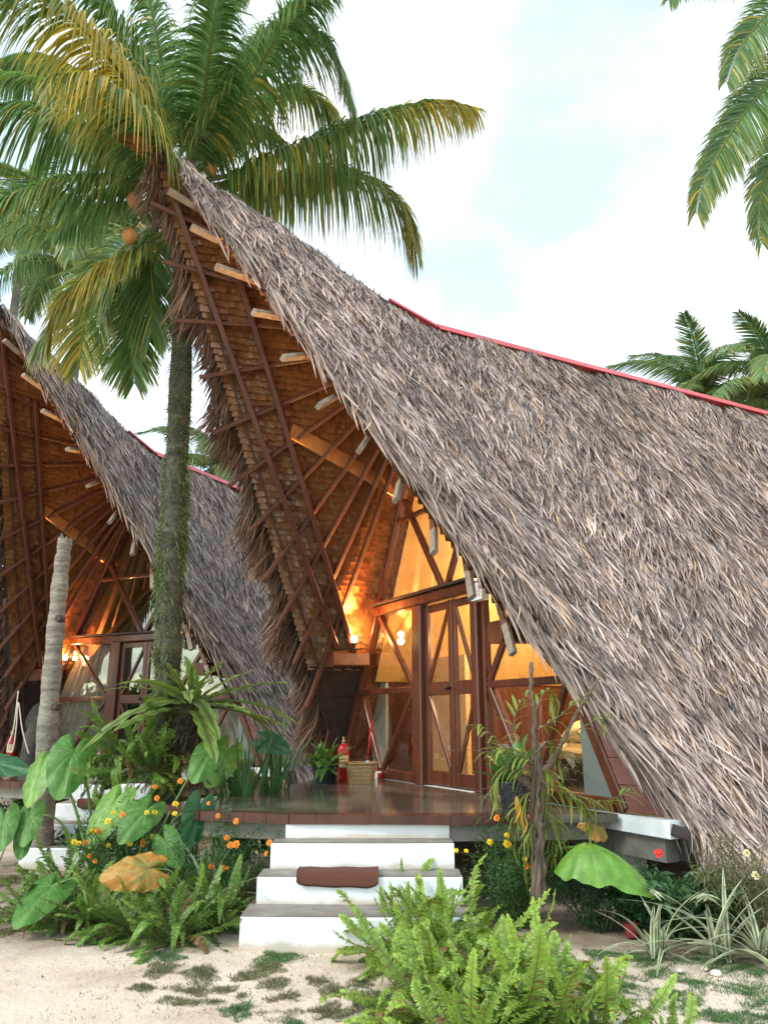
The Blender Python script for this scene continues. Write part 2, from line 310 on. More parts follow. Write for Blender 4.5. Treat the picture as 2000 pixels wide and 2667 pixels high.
# ================================================================== THE HUT (local frame: x across the glass wall, y back, z up)
HR, WL, FL = 6.23, 2.73, .72
PK = np.array([0, -3.71, 7.70]); BL = 9.0
leg = lambda z: WL * (HR - z) / (HR - FL)
def hut_thatch(root):
    mb = MB(); V = []
    for s, dens_f, dens_r in ((1, 3100, 2150), (-1, 260, 260)):
        B = np.array([0, 0, HR + .14]); P = PK + np.array([0, 0, .10]); E = np.array([s * 3.38, .175, .50])
        Bk = np.array([0, BL, HR + .14]); Ek = np.array([s * 3.38, BL, .50])
        for kind in ('front', 'rear'):
            if kind == 'front':
                if s > 0: E = np.array([s * 3.38, .42, .50]); P = P + np.array([0, .14, -.05])
                n = int(12.2 * dens_f); a, b = rng.random(n), rng.random(n); fl = a + b > 1; a[fl] = 1 - a[fl]; b[fl] = 1 - b[fl]
                pos = B + a[:, None] * (P - B) + b[:, None] * (E - B); nn = np.cross(P - B, E - B)
            else:
                n = int(59 * dens_r)
                a = rng.random(n) ** (1.35 if s > 0 else 1); b = rng.random(n)
                pos = B + (a * (BL))[:, None] * np.array([0, 1, 0]) + b[:, None] * (E - B) * np.array([1, 0, 1]) + np.stack([0 * b, .175 * b, 0 * b], -1); nn = np.cross(Bk - B, E - B)
            nn = unit(nn); nn = nn if nn[2] > 0 else -nn
            # big soft bumps of the thatch
            u_, v_ = pos[:, 1], pos[:, 2]
            bumps = .05 * np.sin(u_ * 2.3 + 1.7 * np.sin(v_ * 1.9)) * np.sin(v_ * 2.9 + s) + .03 * np.sin(u_ * 7 + v_ * 3) * np.sin(v_ * 9 - u_ * 2)
            pos = pos + nn * (bumps[:, None] + rng.uniform(-.05, .03, (n, 1)))
            down = unit(np.array([0, 0, -1.]) + nn * nn[2]); lat = np.cross(nn, down)
            ang = rng.normal(0, .20, n) + .22 * np.sin(u_ * 1.3 + v_ * .8) + .17 * np.sin(u_ * 23 + 3 * np.sin(v_ * 5)) * np.sin(v_ * 19 + 2 * np.sin(u_ * 7))
            lift = rng.uniform(.02, .24, n) + .12 * (rng.random(n) < .08)
            d = unit(down * np.cos(ang)[:, None] + lat * np.sin(ang)[:, None] + nn * lift[:, None])
            side = unit(np.cross(d, nn + rng.normal(0, .45, (n, 3))))
            ln = rng.uniform(.16, .37, n); wd = rng.uniform(.010, .025, n)
            bend = (-nn * rng.uniform(.0, .28, (n, 1)) + np.array([0, 0, -.10]) + lat * rng.normal(0, .20, (n, 1))) * ln[:, None]
            g = rng.random(n); base = np.stack([.40 + .26 * g, .305 + .215 * g, .268 + .195 * g], -1)
            base *= (1 + .16 * np.sin(u_ * 3.3 + 2 * np.sin(v_ * 2.1)) * np.sin(v_ * 4.7 + u_))[:, None]
            dk = rng.random(n) < .34; base[dk] *= rng.uniform(.18, .5, (dk.sum(), 1))
            wm = rng.random(n) < .13; base[wm] = base[wm] * np.array([1.08, .93, .70])
            strips(mb, pos, d, side, ln, wd, bend, [(0, .6, .45), (.35, 1, .85), (.72, .8, 1.05), (1, .05, 1.1)], base)
        # fringe along the front edge
        P = PK + np.array([0, 0, .10]); E = np.array([s * 3.38, .175, .50])
        n = 2600 if s > 0 else 4200
        t = rng.random(n) ** .85; pos = P + t[:, None] * (E - P); nf = unit(np.cross(P - B, E - B)); nf = nf if nf[2] > 0 else -nf
        outw = unit(np.cross(E - P, nf)); outw = outw if outw[1] < 0 else -outw
        pos = pos - outw * (rng.uniform(-.06, .12, (n, 1)) if s < 0 else rng.uniform(.02, .34, (n, 1))) + nf * (rng.uniform(-.10, .08, (n, 1)) if s < 0 else rng.uniform(-.12, .02, (n, 1)))
        al = unit(E - P)
        if s > 0: d = unit(al * rng.uniform(.7, 1.2, (n, 1)) + outw * rng.uniform(-.15, .16, (n, 1)) + nf * rng.normal(0, .12, (n, 1))); ln = rng.uniform(.2, .45, n)
        else: lk = np.sin(t * 61 + 2 * np.sin(t * 23)) ; d = unit(al * (.65 + .35 * lk + rng.normal(0, .12, n))[:, None] + outw * rng.uniform(.30, 1.0, (n, 1)) + np.array([0, 0, -.12]) + nf * rng.normal(.05, .16, (n, 1))); ln = rng.uniform(.14, .42, n) * (1.15 + .35 * np.sin(t * 37 + 1))
        side = unit(np.cross(d, nf + rng.normal(0, .8, (n, 3))))
        bend = np.array([0, 0, -.16]) * ln[:, None] + rng.normal(0, .06, (n, 3)) * ln[:, None]
        g = rng.random(n); base = np.stack([.33 + .22 * g, .25 + .185 * g, .22 + .165 * g], -1)
        if s < 0: base *= np.array([.58, .43, .33]) * rng.uniform(.5, 1.25, (n, 1))  # left fringe darkened and warmed in colour for its shaded, under-lit side
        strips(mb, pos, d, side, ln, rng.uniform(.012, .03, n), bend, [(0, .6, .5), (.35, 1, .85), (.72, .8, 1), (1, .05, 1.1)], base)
        # eave fringe
        n = 5200 if s > 0 else 1600
        pos = E + np.stack([0 * np.zeros(n), rng.random(n) ** 1.3 * (BL - .2), rng.uniform(-.06, .10, n)], -1) + np.stack([rng.uniform(-.12, .03, n) * s, 0 * np.zeros(n), np.zeros(n)], -1)
        nr = unit(np.array([s * 5.7, 0, 3.38])); dn = unit(np.array([s * 3.38, 0, -5.8]))
        d = unit(dn + rng.normal(0, .2, (n, 3))); side = unit(np.cross(d, nr + rng.normal(0, .5, (n, 3)))); ln = rng.uniform(.2, .42, n); g = rng.random(n)
        strips(mb, pos, d, side, ln, rng.uniform(.012, .028, n), np.array([0, 0, -.12]) * ln[:, None], [(0, .6, .5), (.35, 1, .85), (.72, .8, 1), (1, .05, 1.1)], np.stack([.36 + .22 * g, .275 + .18 * g, .24 + .165 * g], -1))
    th = mb.obj('thatch', M['thatch'], root, kind='stuff')
    # solid core under the loose leaves
    for s in (1, -1):
        c = MB(); Bo = np.array([0, 0, HR + .06]); dy_ = 0 if s < 0 else .22; Po = PK + np.array([0, .05 + dy_, .02 - dy_ * .4]); Eo = np.array([s * 3.30, .22 + dy_, .50]); Ko = np.array([0, BL, HR + .06]); Lo = np.array([s * 3.30, BL, .50])
        Bi = np.array([0, 0, HR - .04]); Pi = PK + np.array([0, .05 + dy_, -.10 - dy_ * .4]); Ei = np.array([s * 3.05, .22 + dy_, .46]); Ki = np.array([0, BL, HR - .04]); Li = np.array([s * 3.05, BL, .46])
        c.add([Bo, Po, Eo, Ko, Lo, Bi, Pi, Ei, Ki, Li], [(0, 1, 2, 2), (5, 7, 6, 6)][:0] or [(0, 2, 4, 3), (5, 8, 9, 7), (1, 6, 7, 2), (2, 7, 9, 4), (3, 4, 9, 8)])
        c.f.append(np.array([(0, 1, 2), (5, 7, 6)]) + 0)
        c.obj('roof_core', M['thatch_core'], root)
def hut_soffit(root):
    """underside: courses of folded palm shingles, tilted so each overlaps the next"""
    mb = MB()
    for s in (-1, 1):
        B = np.array([0, 0, HR - .10]); P = PK + np.array([0, .05 if s < 0 else .22, -.16 if s < 0 else -.22]); E = np.array([s * 2.93, .10 if s < 0 else .32, .55])
        nf = unit(np.cross(P - B, E - B)); nf = nf if nf[2] < 0 else -nf
        nr = unit(np.cross(np.array([0, 1, 0]), E - B)); nr = nr if nr[2] < 0 else -nr
        ch = .072
        for k in range(int((PK[2] - .5) / ch)):
            z = .60 + k * ch
            # front triangle: horizontal line at height z cuts it between edge P-E and either fold B-E or ridge P-B
            t = (P[2] - z) / (P[2] - E[2]); A = P + t * (E - P)
            if z <= B[2]: u = (B[2] - z) / (B[2] - E[2]); D = B + u * (E - B)
            else: u = (P[2] - z) / (P[2] - B[2]); D = P + u * (B - P)
            Ln = np.linalg.norm(D - A)
            if Ln < .12: continue
            front_ok = z > 2.12
            segs = [(A, D, nf)] if front_ok else []
            if z < B[2] - .1: segs.append((D, D + np.array([0, BL - .2, 0]) * 1.0, nr))
            for (a, d, n_) in segs:
                Ls = np.linalg.norm(d - a); w = .062; m = max(1, int(Ls / w)); e = (d - a) / Ls
                if n_ is nr: m = min(m, 90)
                edges = np.arange(m + 1) / m * min(Ls, m * w * 1.02) if n_ is nr else np.linspace(0, Ls, m + 1)
                edges = edges + rng.uniform(-.014, .014, m + 1) * (np.arange(m + 1) % m > 0)
                dn = unit(np.cross(n_, e)); dn = dn if dn[2] < 0 else -dn
                x0 = a + e * edges[:-1, None]; x1 = a + e * edges[1:, None]
                jt = rng.uniform(.0, .010, (m, 1)); jb = rng.uniform(.032, .046, (m, 1)); jb[rng.random(m) < .06] += .012; dd = rng.uniform(-.010, .012, (m, 1))
                top0 = x0 - dn * ch * .25 + n_ * jt; top1 = x1 - dn * ch * .25 + n_ * jt
                bo0 = x0 + dn * (ch + dd) + n_ * jb; bo1 = x1 + dn * (ch + dd + rng.uniform(-.008, .008, (m, 1))) + n_ * (jb + rng.uniform(-.010, .010, (m, 1)))
                V = np.stack([top0, top1, bo1, bo0, bo0 - n_ * .036, bo1 - n_ * .036], 1).reshape(-1, 3)
                b0 = (np.arange(m) * 6)[:, None]; F = np.concatenate([np.concatenate([b0, b0 + 1, b0 + 2, b0 + 3], 1), np.concatenate([b0 + 3, b0 + 2, b0 + 5, b0 + 4], 1)])
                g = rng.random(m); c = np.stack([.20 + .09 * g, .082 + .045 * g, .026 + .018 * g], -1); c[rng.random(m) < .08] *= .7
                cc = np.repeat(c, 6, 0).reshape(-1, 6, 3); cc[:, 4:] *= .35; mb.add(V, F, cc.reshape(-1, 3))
    for s in (-1,):   # boards close the slope's foot below the bearer, coloured dark for the thatch's shade
        B = np.array([0, 0, HR - .10]); P = PK + np.array([0, .05, -.16]); E = np.array([s * 2.93, .10, .55])
        for k in range(8):
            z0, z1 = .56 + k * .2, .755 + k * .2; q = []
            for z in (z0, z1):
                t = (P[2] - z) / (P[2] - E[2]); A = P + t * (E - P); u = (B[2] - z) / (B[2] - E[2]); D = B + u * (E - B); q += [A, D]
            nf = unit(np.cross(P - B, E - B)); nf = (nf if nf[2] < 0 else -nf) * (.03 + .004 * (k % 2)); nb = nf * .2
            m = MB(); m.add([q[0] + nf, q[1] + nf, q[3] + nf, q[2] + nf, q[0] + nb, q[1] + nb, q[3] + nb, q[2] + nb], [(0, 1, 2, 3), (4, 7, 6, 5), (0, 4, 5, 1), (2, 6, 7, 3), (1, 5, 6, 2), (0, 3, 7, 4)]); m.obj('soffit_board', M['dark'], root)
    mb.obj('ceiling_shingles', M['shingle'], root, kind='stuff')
def hut_frame(root):
    up3 = np.array([0, 0, 1.])
    B0 = np.array([0, 0, HR])
    for s in (-1, 1):
        Ei = np.array([s * 2.95, .10, .50]); P = PK.copy()
        nf = unit(np.cross(P - B0, Ei - B0)); nf = nf if nf[2] < 0 else -nf   # points inside
        # fan of rafters from the ridge bend to the front edge, tips poking out
        for k, t in enumerate(np.linspace(.085, .80, 11)):
            T = P + t * (Ei - P); d = unit(T - B0); a = B0 + d * .35 + nf * .15; b = T + d * ((.25 if s < 0 else .13 - .05 * max(0, k - 4)) + .04 * ((k * 7) % 3)) + nf * (.15 if s < 0 else .10)
            m = MB(); m.bar(a, b, .045, .10 if s < 0 else .07, up=nf); m.obj('rafter', M['rafter'], root)
            m = MB(); m.bar(b - d * (.30 if s > 0 else .02), b + d * .012, .050, .105 if s < 0 else .076, up=nf); m.obj('rafter_end', M['weathered' if s > 0 else 'rafter'], root)
        # lower rafters beside the wall run nearly parallel with its leg
        for k, v in enumerate((.45, 1.05, 1.65, 2.25, 2.85, 3.45, 4.05, 4.65)):
            m = MB(); x0 = leg(5.9) ; m.bar((s * (leg(5.95) - .03), v, 5.95), (s * (leg(.78) - .03), v, .78), .045, .10, up=(s, 0, .5)); m.obj('rafter', M['rafter'], root)
        # two deep beams running from the peak down to the foot of the wall
        q = lambda x, y, z: np.array([s * x, y, z])
        kk = np.zeros(3) if s < 0 else -nf * .07; h_ = .22 if s < 0 else .09
        m = MB(); m.bar(q(.02, -3.50, 7.27) + kk + (0 if s < 0 else np.array([0, .25, -.1])), q(1.90, -.52, 2.42) + kk + (0 if s < 0 else np.array([0, .25, 0])), .065, h_, up=nf); m.obj('edge_beam', M['wood'], root)
        m = MB(); m.bar(q(.20, -2.62, 6.52) + kk, q(1.89, -.27, 2.36) + kk, .065, h_, up=nf); m.obj('edge_beam', M['wood'], root)
        # block that carries them
        m = MB(); m.bar(q(1.90, -.62, 2.22), q(1.97, -.06, 2.24), .26, .20); m.obj('bearer', M['wood'], root)
        # barge board behind the fringe
        m = MB(); q_ = .12 if s < 0 else .50; m.bar(P + nf * .08 + np.array([0, q_, -.05 - q_ * .3]), Ei + nf * .08 + np.array([-s * .12, q_, 0]), .02, .04, up=nf); m.obj('barge_board', M['dark'], root)
        # outer A-frame legs, layered boards
        for off, w, dpt, yy, mt in ((.02, .11, .10, 0.0, 'wood'), (.16, .06, .16, -.10, 'wood'), (.27, .05, .12, -.22, 'rafter')):
            if s > 0 and off > .1: continue
            a = np.array([s * (leg(.74) + off), yy, .74]); b = np.array([s * (leg(6.05) + off * .3), yy * .5, 6.05])
            m = MB(); m.bar(a, b, w, dpt, up=(0, 1, 0)); m.obj('wall_leg', M[mt], root)
        # solid boarding between leg and eave, plank over plank
        for k in range(7):
            z0 = .735 + k * .205; z1 = z0 + .200
            xa0, xa1 = leg(z0) + .05, leg(z1) + .05; xb0, xb1 = leg(z0) + .42, leg(z1) + .42
            m = MB(); y0 = -.03 - .004 * (k % 2)
            v = [(s * xa0, y0, z0), (s * xb0, y0 + .10, z0), (s * xb1, y0 + .10, z1), (s * xa1, y0, z1), (s * xa0, y0 + .03, z0), (s * xb0, y0 + .13, z0), (s * xb1, y0 + .13, z1), (s * xa1, y0 + .03, z1)]
            m.add(v, [(0, 1, 2, 3), (4, 7, 6, 5), (0, 4, 5, 1), (2, 6, 7, 3), (1, 5, 6, 2), (0, 3, 7, 4)]); m.obj('plank', M['plank'], root)
    # ridge pole and struts
    m = MB(); m.bar(B0 + np.array([0, .0, -.14]), PK + np.array([0, .15, -.22]), .07, .16); m.obj('ridge_beam', M['rafter'], root)
    m = MB(); m.bar((0, .05, HR - .18), (0, BL - .1, HR - .18), .07, .16); m.obj('ridge_beam', M['rafter'], root)
    # pale tie beams from the edge beams to the wall legs
    for s in (-1, 1):
        m = MB(); m.bar((s * .84, -1.66, 4.94), (s * .93, -.12, 4.40), .05, .20); m.obj('tie_beam', M['pine'], root)
    # red ridge cap: folded sheet along the rear ridge and down the front slope
    def cap(a, b, w, nm):
        m = MB(); a = np.array(a); b = np.array(b)
        o1, o2 = np.array([w, 0, -w * 1.25]), np.array([-w, 0, -w * 1.25]); t = np.array([0, 0, -.012])
        m.add([a, b, a + o1, b + o1, a + o2, b + o2, a + t, b + t, a + o1 + t, b + o1 + t, a + o2 + t, b + o2 + t],
              [(0, 2, 3, 1), (0, 1, 5, 4), (6, 7, 9, 8), (6, 10, 11, 7), (2, 8, 9, 3), (4, 5, 11, 10), (0, 6, 8, 2), (0, 4, 10, 6), (1, 3, 9, 7), (1, 7, 11, 5)])
        m.obj(nm, M['redcap'], root)
    cap((0, 0, HR + .205), (0, BL, HR + .23), .085, 'ridge_cap')
    cap((0, -.70, HR + .12 + .396 * .70), (0, -.004, HR + .20), .05, 'ridge_cap')
    # glass wall
    ZH, ZM = 2.86, 1.80
    def bar(nm, a, b, w=.07, d=.07, y=0., mt='wood', par=root):
        m = MB(); m.bar((a[0], y, a[1]), (b[0], y, b[1]), w, d, up=(0, 1, 0)); return m.obj(nm, M[mt], par)
    bar('head_beam', (-leg(ZH) + .04, ZH), (leg(ZH) - .04, ZH), .13, .15, -.015)
    bar('head_beam', (-leg(ZH) + .06, ZH + .085), (leg(ZH) - .06, ZH + .085), .035, .20, -.03, 'dark')
    bar('upper_rail', (-leg(4.0) + .05, 4.0), (leg(4.0) - .05, 4.0), .06, .06)
    bar('post', (-.50, FL), (-.50, ZH - .067), .20, .13, -.02); bar('post', (.78, FL), (.78, ZH - .067), .12, .16, -.03)
    bar('post', (-.645, FL), (-.645, ZH - .067), .05, .08, -.005)
    bar('post', (.875, FL), (.875, ZH - .067), .05, .09, -.005)
    for s, j in ((-1, -.675), (1, .905)):
        bar('mid_rail', (s * (leg(ZM) - .05), ZM), (j, ZM), .075, .07)
        bar('bottom_rail', (s * (leg(.78) - .05), .775), (j, .775), .11, .09)
        bar('brace', (s * 1.60, ZH - .07), (j + s * .02, ZM + .04), .065, .055, -.004)
        bar('brace', (s * (leg(ZM) - .08), ZM - .04), (s * 1.58, .83), .065, .055, -.004)
        bar('brace', (j + s * .02, ZM - .04), (s * 1.50, .83), .065, .055, -.006)
        bar('brace', (s * (leg(4.25) - .10), 4.25), (s * .04 + .08, ZH + .08), .075, .06, -.006)
    m = MB(); m.add([(2.30, -.035, .80), (2.69, -.035, .80), (2.33, -.035, 1.62), (2.30, -.035, 1.62), (2.30, -.005, .80), (2.69, -.005, .80), (2.33, -.005, 1.62), (2.30, -.005, 1.62)], [(0, 1, 2, 3), (4, 7, 6, 5), (0, 4, 5, 1), (1, 5, 6, 2), (2, 6, 7, 3), (0, 3, 7, 4)]); m.obj('corner_panel', M['grey'], root)
    # double door: two leaves
    for x0, x1, hand in ((-.395, .205, True), (.212, .716, False)):
        d = empty('door_leaf'); d.parent = root; sw = .075
        for xa in (x0 + sw / 2, x1 - sw / 2): bar('stile', (xa, FL + .015), (xa, ZH - .075), sw, .045, .005, par=d)
        for za, hh in ((FL + .09, .15), (ZM - .01, .15), (ZH - .125, .09)): bar('rail', (x0 + sw, za), (x1 - sw, za), hh, .042, .005, par=d)
        xi = (x0 + sw, x1 - sw) if hand else (x1 - sw, x0 + sw)
        bar('brace', (xi[1], ZH - .18), (xi[0] + (.01 if hand else -.01), ZM + .08), .045, .035, .0, par=d)
        bar('brace', (xi[0], ZM - .10), (xi[1], FL + .18), .045, .035, .0, par=d)
        g = MB(); g.box((x0 + sw - .005, .010, FL + .16), (x1 - sw + .005, .016, ZM - .08)); g.obj('pane', M['glass'], d)
        g = MB(); g.box((x0 + sw - .005, .010, ZM + .06), (x1 - sw + .005, .016, ZH - .165)); g.obj('pane', M['glass'], d)
        if hand:
            h = MB(); h.tube([(x1 - .035, -.015, ZM - .01), (x1 - .035, -.05, ZM - .01), (x1 - .035, -.055, ZM - .01), (x1 - .035, -.085, ZM - .01)], [.012, .012, .028, .02], 12); h.obj('handle', M['black'], d, smooth=True)
    # panes
    def pane(poly, y=.012):
        n = len(poly); m = MB(); v = [(x, y, z) for x, z in poly] + [(x, y + .006, z) for x, z in poly]
        m.add(v, [(i, (i + 1) % n, n + (i + 1) % n, n + i) for i in range(n)]); m.f.append([tuple(range(n)), tuple(2 * n - 1 - i for i in range(n))]); return m.obj('pane', M['glass'], root)
    for s, j in ((-1, -.67), (1, .90)):
        pane([(j, .83), (s * (leg(.83) - .06), .83), (s * (leg(1.765) - .06), 1.765), (j, 1.765)])
        pane([(j, 1.835), (s * (leg(1.835) - .06), 1.835), (s * (leg(2.80) - .06), 2.80), (j, 2.80)])
    pane([(-leg(2.96) + .06, 2.96), (leg(2.96) - .06, 2.96), (leg(3.97) - .06, 3.97), (-leg(3.97) + .06, 3.97)])
    pane([(-leg(4.03) + .06, 4.03), (leg(4.03) - .06, 4.03), (.05, 5.95), (-.05, 5.95)])
    # floor slab with white edge, dark joist under it
    m = MB(); m.box((-3.05, -.04, .585), (3.22, BL - .4, .712)); m.obj('floor_slab', M['white'], root)
    m = MB(); m.box((-2.95, .02, .40), (3.10, .16, .583)); m.obj('floor_beam', M['concrete'], root)
    m = MB(); m.box((2.9, .16, .40), (3.08, BL - .6, .583)); m.obj('floor_beam', M['concrete'], root)
    m = MB(); m.bar((3.215, -.02, .655), (3.30, .06, .62), .06, .08); m.obj('corbel', M['dark'], root)
    for x, y in ((-2.4, .5), (2.3, .35), (-2.4, 4), (2.3, 4), (-2.4, 7.5), (2.3, 7.5)):
        m = MB(); m.lathe([(0, -.05), (.20, -.05), (.19, .2), (.185, .40), (0, .40)], 24, (x, y, 0)); m.obj('pier', M['white'], root, smooth=False)
    for s in (-1, 1):   # smooth woven lining of the room's sloping ceiling
        m = MB(); z0, z1 = 1.95, 5.75; x0, x1 = leg(z0) - .13, leg(z1) - .09
        m.add([(s * x0, .12, z0), (s * x0, 5.15, z0), (s * x1, 5.15, z1), (s * x1, .12, z1)], [(0, 1, 2, 3)]); m.obj('ceiling_lining', M['lining'], root)
    # interior floor and back wall
    m = MB(); m.box((-2.6, .03, .714), (2.6, 7.6, .73)); m.obj('room_floor', M['deck'], root)
    for k in range(12):
        z0 = .73 + k * .45; z1 = min(z0 + .445, HR - .3); w0, w1 = leg(z0) - .02, leg(z1) - .02
        if z0 > 5.6: break
        m = MB(); m.add([(-w0, 5.2, z0), (w0, 5.2, z0), (w1, 5.2, z1), (-w1, 5.2, z1), (-w0, 5.24, z0), (w0, 5.24, z0), (w1, 5.24, z1), (-w1, 5.24, z1)],
                        [(0, 1, 2, 3), (4, 7, 6, 5), (0, 4, 5, 1), (2, 6, 7, 3), (1, 5, 6, 2), (0, 3, 7, 4)]); m.obj('back_wall_plank', M['plank'], root)

C1 = (.688, 9.031); TH1 = 1.092
hut = empty('thatched_hut', (C1[0], C1[1], 0), -TH1, 'nearer thatched A-frame hut with upswept prow roof, clear glass front and red ridge cap', 'hut', 'thatched A-frame huts with upswept roofs')
hut_thatch(hut); hut_soffit(hut); hut_frame(hut)
C2 = (-4.40, 13.95); TH2 = .466
hut2 = copy_tree(hut); hut2.location = (C2[0], C2[1], 0); hut2.rotation_euler.z = -TH2
relabel(hut2, 'farther thatched A-frame hut behind the mossy palm trunk, white curtains behind its glass')
def hw(u, v, z, c=C1, th=TH1):
    return np.array([c[0] + u * math.cos(th) + v * math.sin(th), c[1] - u * math.sin(th) + v * math.cos(th), z])
hut3 = copy_tree(hut); hut3.location = (-13.5, 15.2, 0); hut3.rotation_euler.z = R(8)
relabel(hut3, 'third thatched A-frame hut, seen only as a reflection in the near hut glass')

# interiors of hut 1
def interior1():
    m = MB(); m.box((-2.02, .95, .73), (-1.00, 1.02, 2.28)); m.obj('partition_wall', M['cream'], hut)
    for s in (-1, 1):
        m = MB(); xa, xb = (-2.40, -2.02) if s < 0 else (2.02, 2.30); m.box((xa, .30, .73), (xb, .34, 1.95)); m.obj('knee_wall', M['blue'], hut)
    m = MB(); m.box((2.305, .30, .73), (2.62, .33, 1.45)); m.obj('knee_panel', M['grey'], hut)
    for s in (-1, 1):
        m = MB(); m.add([(s * 2.28, .36, .73), (s * 2.28, 5.1, .73), (s * 2.02, 5.1, 1.95), (s * 2.02, .36, 1.95)], [(0, 1, 2, 3)]); m.obj('side_wall', M['blue'] if s > 0 else M['rafter'], hut)
interior1()
def bed():
    b = empty('bed', hw(.95, 2.0, .73), -TH1, 'bed with pale rumpled pillows inside the near hut behind the glass', 'bed')
    m = MB(); m.box((-.55, -.75, 0.0), (.95, 1.15, .28)); m.obj('bed_base', M['dark'], b)
    # mattress with rounded edges
    m = MB(); n = 20; a = np.linspace(-1, 1, n); X, Y = np.meshgrid(a, a); Z = .50 - .14 * np.maximum(np.abs(X), np.abs(Y)) ** 10 + .012 * np.sin(X * 7 + Y * 5)
    V = np.stack([X * .75 + .2, Y * .95 + .2, Z], -1).reshape(-1, 3); i, j = np.meshgrid(np.arange(n - 1), np.arange(n - 1)); k = (j * n + i).ravel()
    m.add(V, np.stack([k, k + 1, k + n + 1, k + n], -1)); m.box((-.53, -.73, .285), (.93, 1.13, .40)); m.obj('mattress', M['sheet'], b, smooth=True)
    for (x, y, rz, sx) in ((-.25, -.45, .2, 1), (.45, -.42, -.15, 1), (.1, -.2, .6, .8)):
        m = MB(); n = 18; a = np.linspace(-1, 1, n); X, Y = np.meshgrid(a, a); H = .085 * (np.clip(1 - X ** 4, 0, 1) * np.clip(1 - Y ** 4, 0, 1)) ** .5 * (1 + .12 * np.sin(X * 5 + Y * 3))
        for sg in (1, -1):
            V = np.stack([X * .30 * sx, Y * .19, sg * H + .10], -1).reshape(-1, 3); i, j = np.meshgrid(np.arange(n - 1), np.arange(n - 1)); k = (j * n + i).ravel()
            F = np.stack([k, k + 1, k + n + 1, k + n], -1); m.add(V, F if sg > 0 else F[:, ::-1])
        o = m.obj('pillow', M['sheet'], b, smooth=True); o.location = (x, y, .48 + .03 * abs(x)); o.rotation_euler = (.45, .1, rz)
bed()
# curtains of hut 2
def curtains():
    for s, j in ((-1, -.67), (1, .90)):
        m = MB(); n = 90; t = np.linspace(0, 1, n); rows = []
        for z in np.linspace(.78, 2.78, 10):
            x = j + t * s * (leg(z) - .10 - abs(j)); y = .14 + .035 * np.sin(t * 62 + z) + .02 * np.sin(t * 23 + 2 * z); rows.append(np.stack([x, y, np.full(n, z)], -1))
        V = np.concatenate(rows); i, jj = np.meshgrid(np.arange(n - 1), np.arange(9)); k = (jj * n + i).ravel()
        m.add(V, np.stack([k, k + 1, k + n + 1, k + n], -1)); m.obj('curtain', M['curtain'], hut2, smooth=True)
curtains()

# ------------------------------------------------------------------ lamps
def pt(name, loc, e, rad=.04, col=(1, .52, .17)):
    l = bpy.data.lights.new(name, 'POINT'); l.energy = e; l.color = col; l.shadow_soft_size = rad
    o = bpy.data.objects.new(name, l); COL.objects.link(o); o.location = [float(a) for a in loc]; return o
def lamp(loc, label, e, aim=(0, 0, 1)):
    a = empty('spot_lamp', loc, 0, label, 'lamp', 'warm spot lamps at the eaves')
    m = MB(); m.lathe([(0, 0), (.045, 0), (.045, .015), (.012, .02), (.012, .06), (.03, .07), (.034, .10), (.028, .10), (0, .095)], 16); m.obj('lamp_holder', M['black'], a, smooth=True)
    m = MB(); m.lathe([(0, .10), (.026, .105), (.042, .135), (.044, .155), (.032, .18), (0, .19)], 18); m.obj('bulb', M['bulb'], a, smooth=True)
    q = pt('lamp_light', (0, 0, 0), e * .09); q.parent = a; q.location = (0, 0, .245)
    if e > 20:
        l = bpy.data.lights.new('lamp_beam', 'SPOT'); l.energy = e * 15; l.color = (1, .50, .16); l.shadow_soft_size = .035; l.spot_size = R(82); l.spot_blend = 1.0
        b = bpy.data.objects.new('lamp_beam', l); COL.objects.link(b); b.parent = a; b.location = (0, 0, .26); b.rotation_euler = Vector(aim).to_track_quat('-Z', 'Y').to_euler()
    return a
aim1 = [float(q) for q in hw(-.62, -1.75, 5.4) - hw(-1.55, -.30, 2.4)]; aim2 = [float(q) for q in hw(-.62, -1.75, 5.4, C2, TH2) - hw(-1.62, -.30, 2.4, C2, TH2)]
lamp(hw(-1.70, -.34, 2.34), 'lit warm spot lamp at the foot of the near hut soffit', 60, aim1)
lamp(hw(-1.70, -.34, 2.34, C2, TH2), 'lit warm spot lamp at the far hut, behind the bare grey trunk', 60, aim2)
lamp(hw(-1.72, -.10, 2.42, C2, TH2), 'small lit lamp at the far hut beside its curtain corner', 8)
pt('room_light', hw(-.2, 2.2, 3.1), 210, .15, (1, .68, .36)); pt('room_light', hw(1.3, 3.4, 2.4), 60, .1, (1, .68, .36)); pt('room_light', hw(.35, .55, 2.45), 26, .03, (1, .62, .28))
def wall_lamp(loc, label):
    a = empty('wall_lamp', loc, 0, label, 'lamp'); m = MB(); m.lathe([(0, -.02), (.03, -.02), (.05, .10), (.045, .10)], 14); m.obj('lamp_cup', M['brass'], a, smooth=True)
    m = MB(); m.lathe([(0, 0), (.022, .01), (.03, .05), (.02, .09), (0, .10)], 14); m.obj('bulb', M['bulb'], a, smooth=True)
wall_lamp(hw(.35, 3.0, 2.55), 'lit warm lamp hanging inside the near hut, seen through its door')
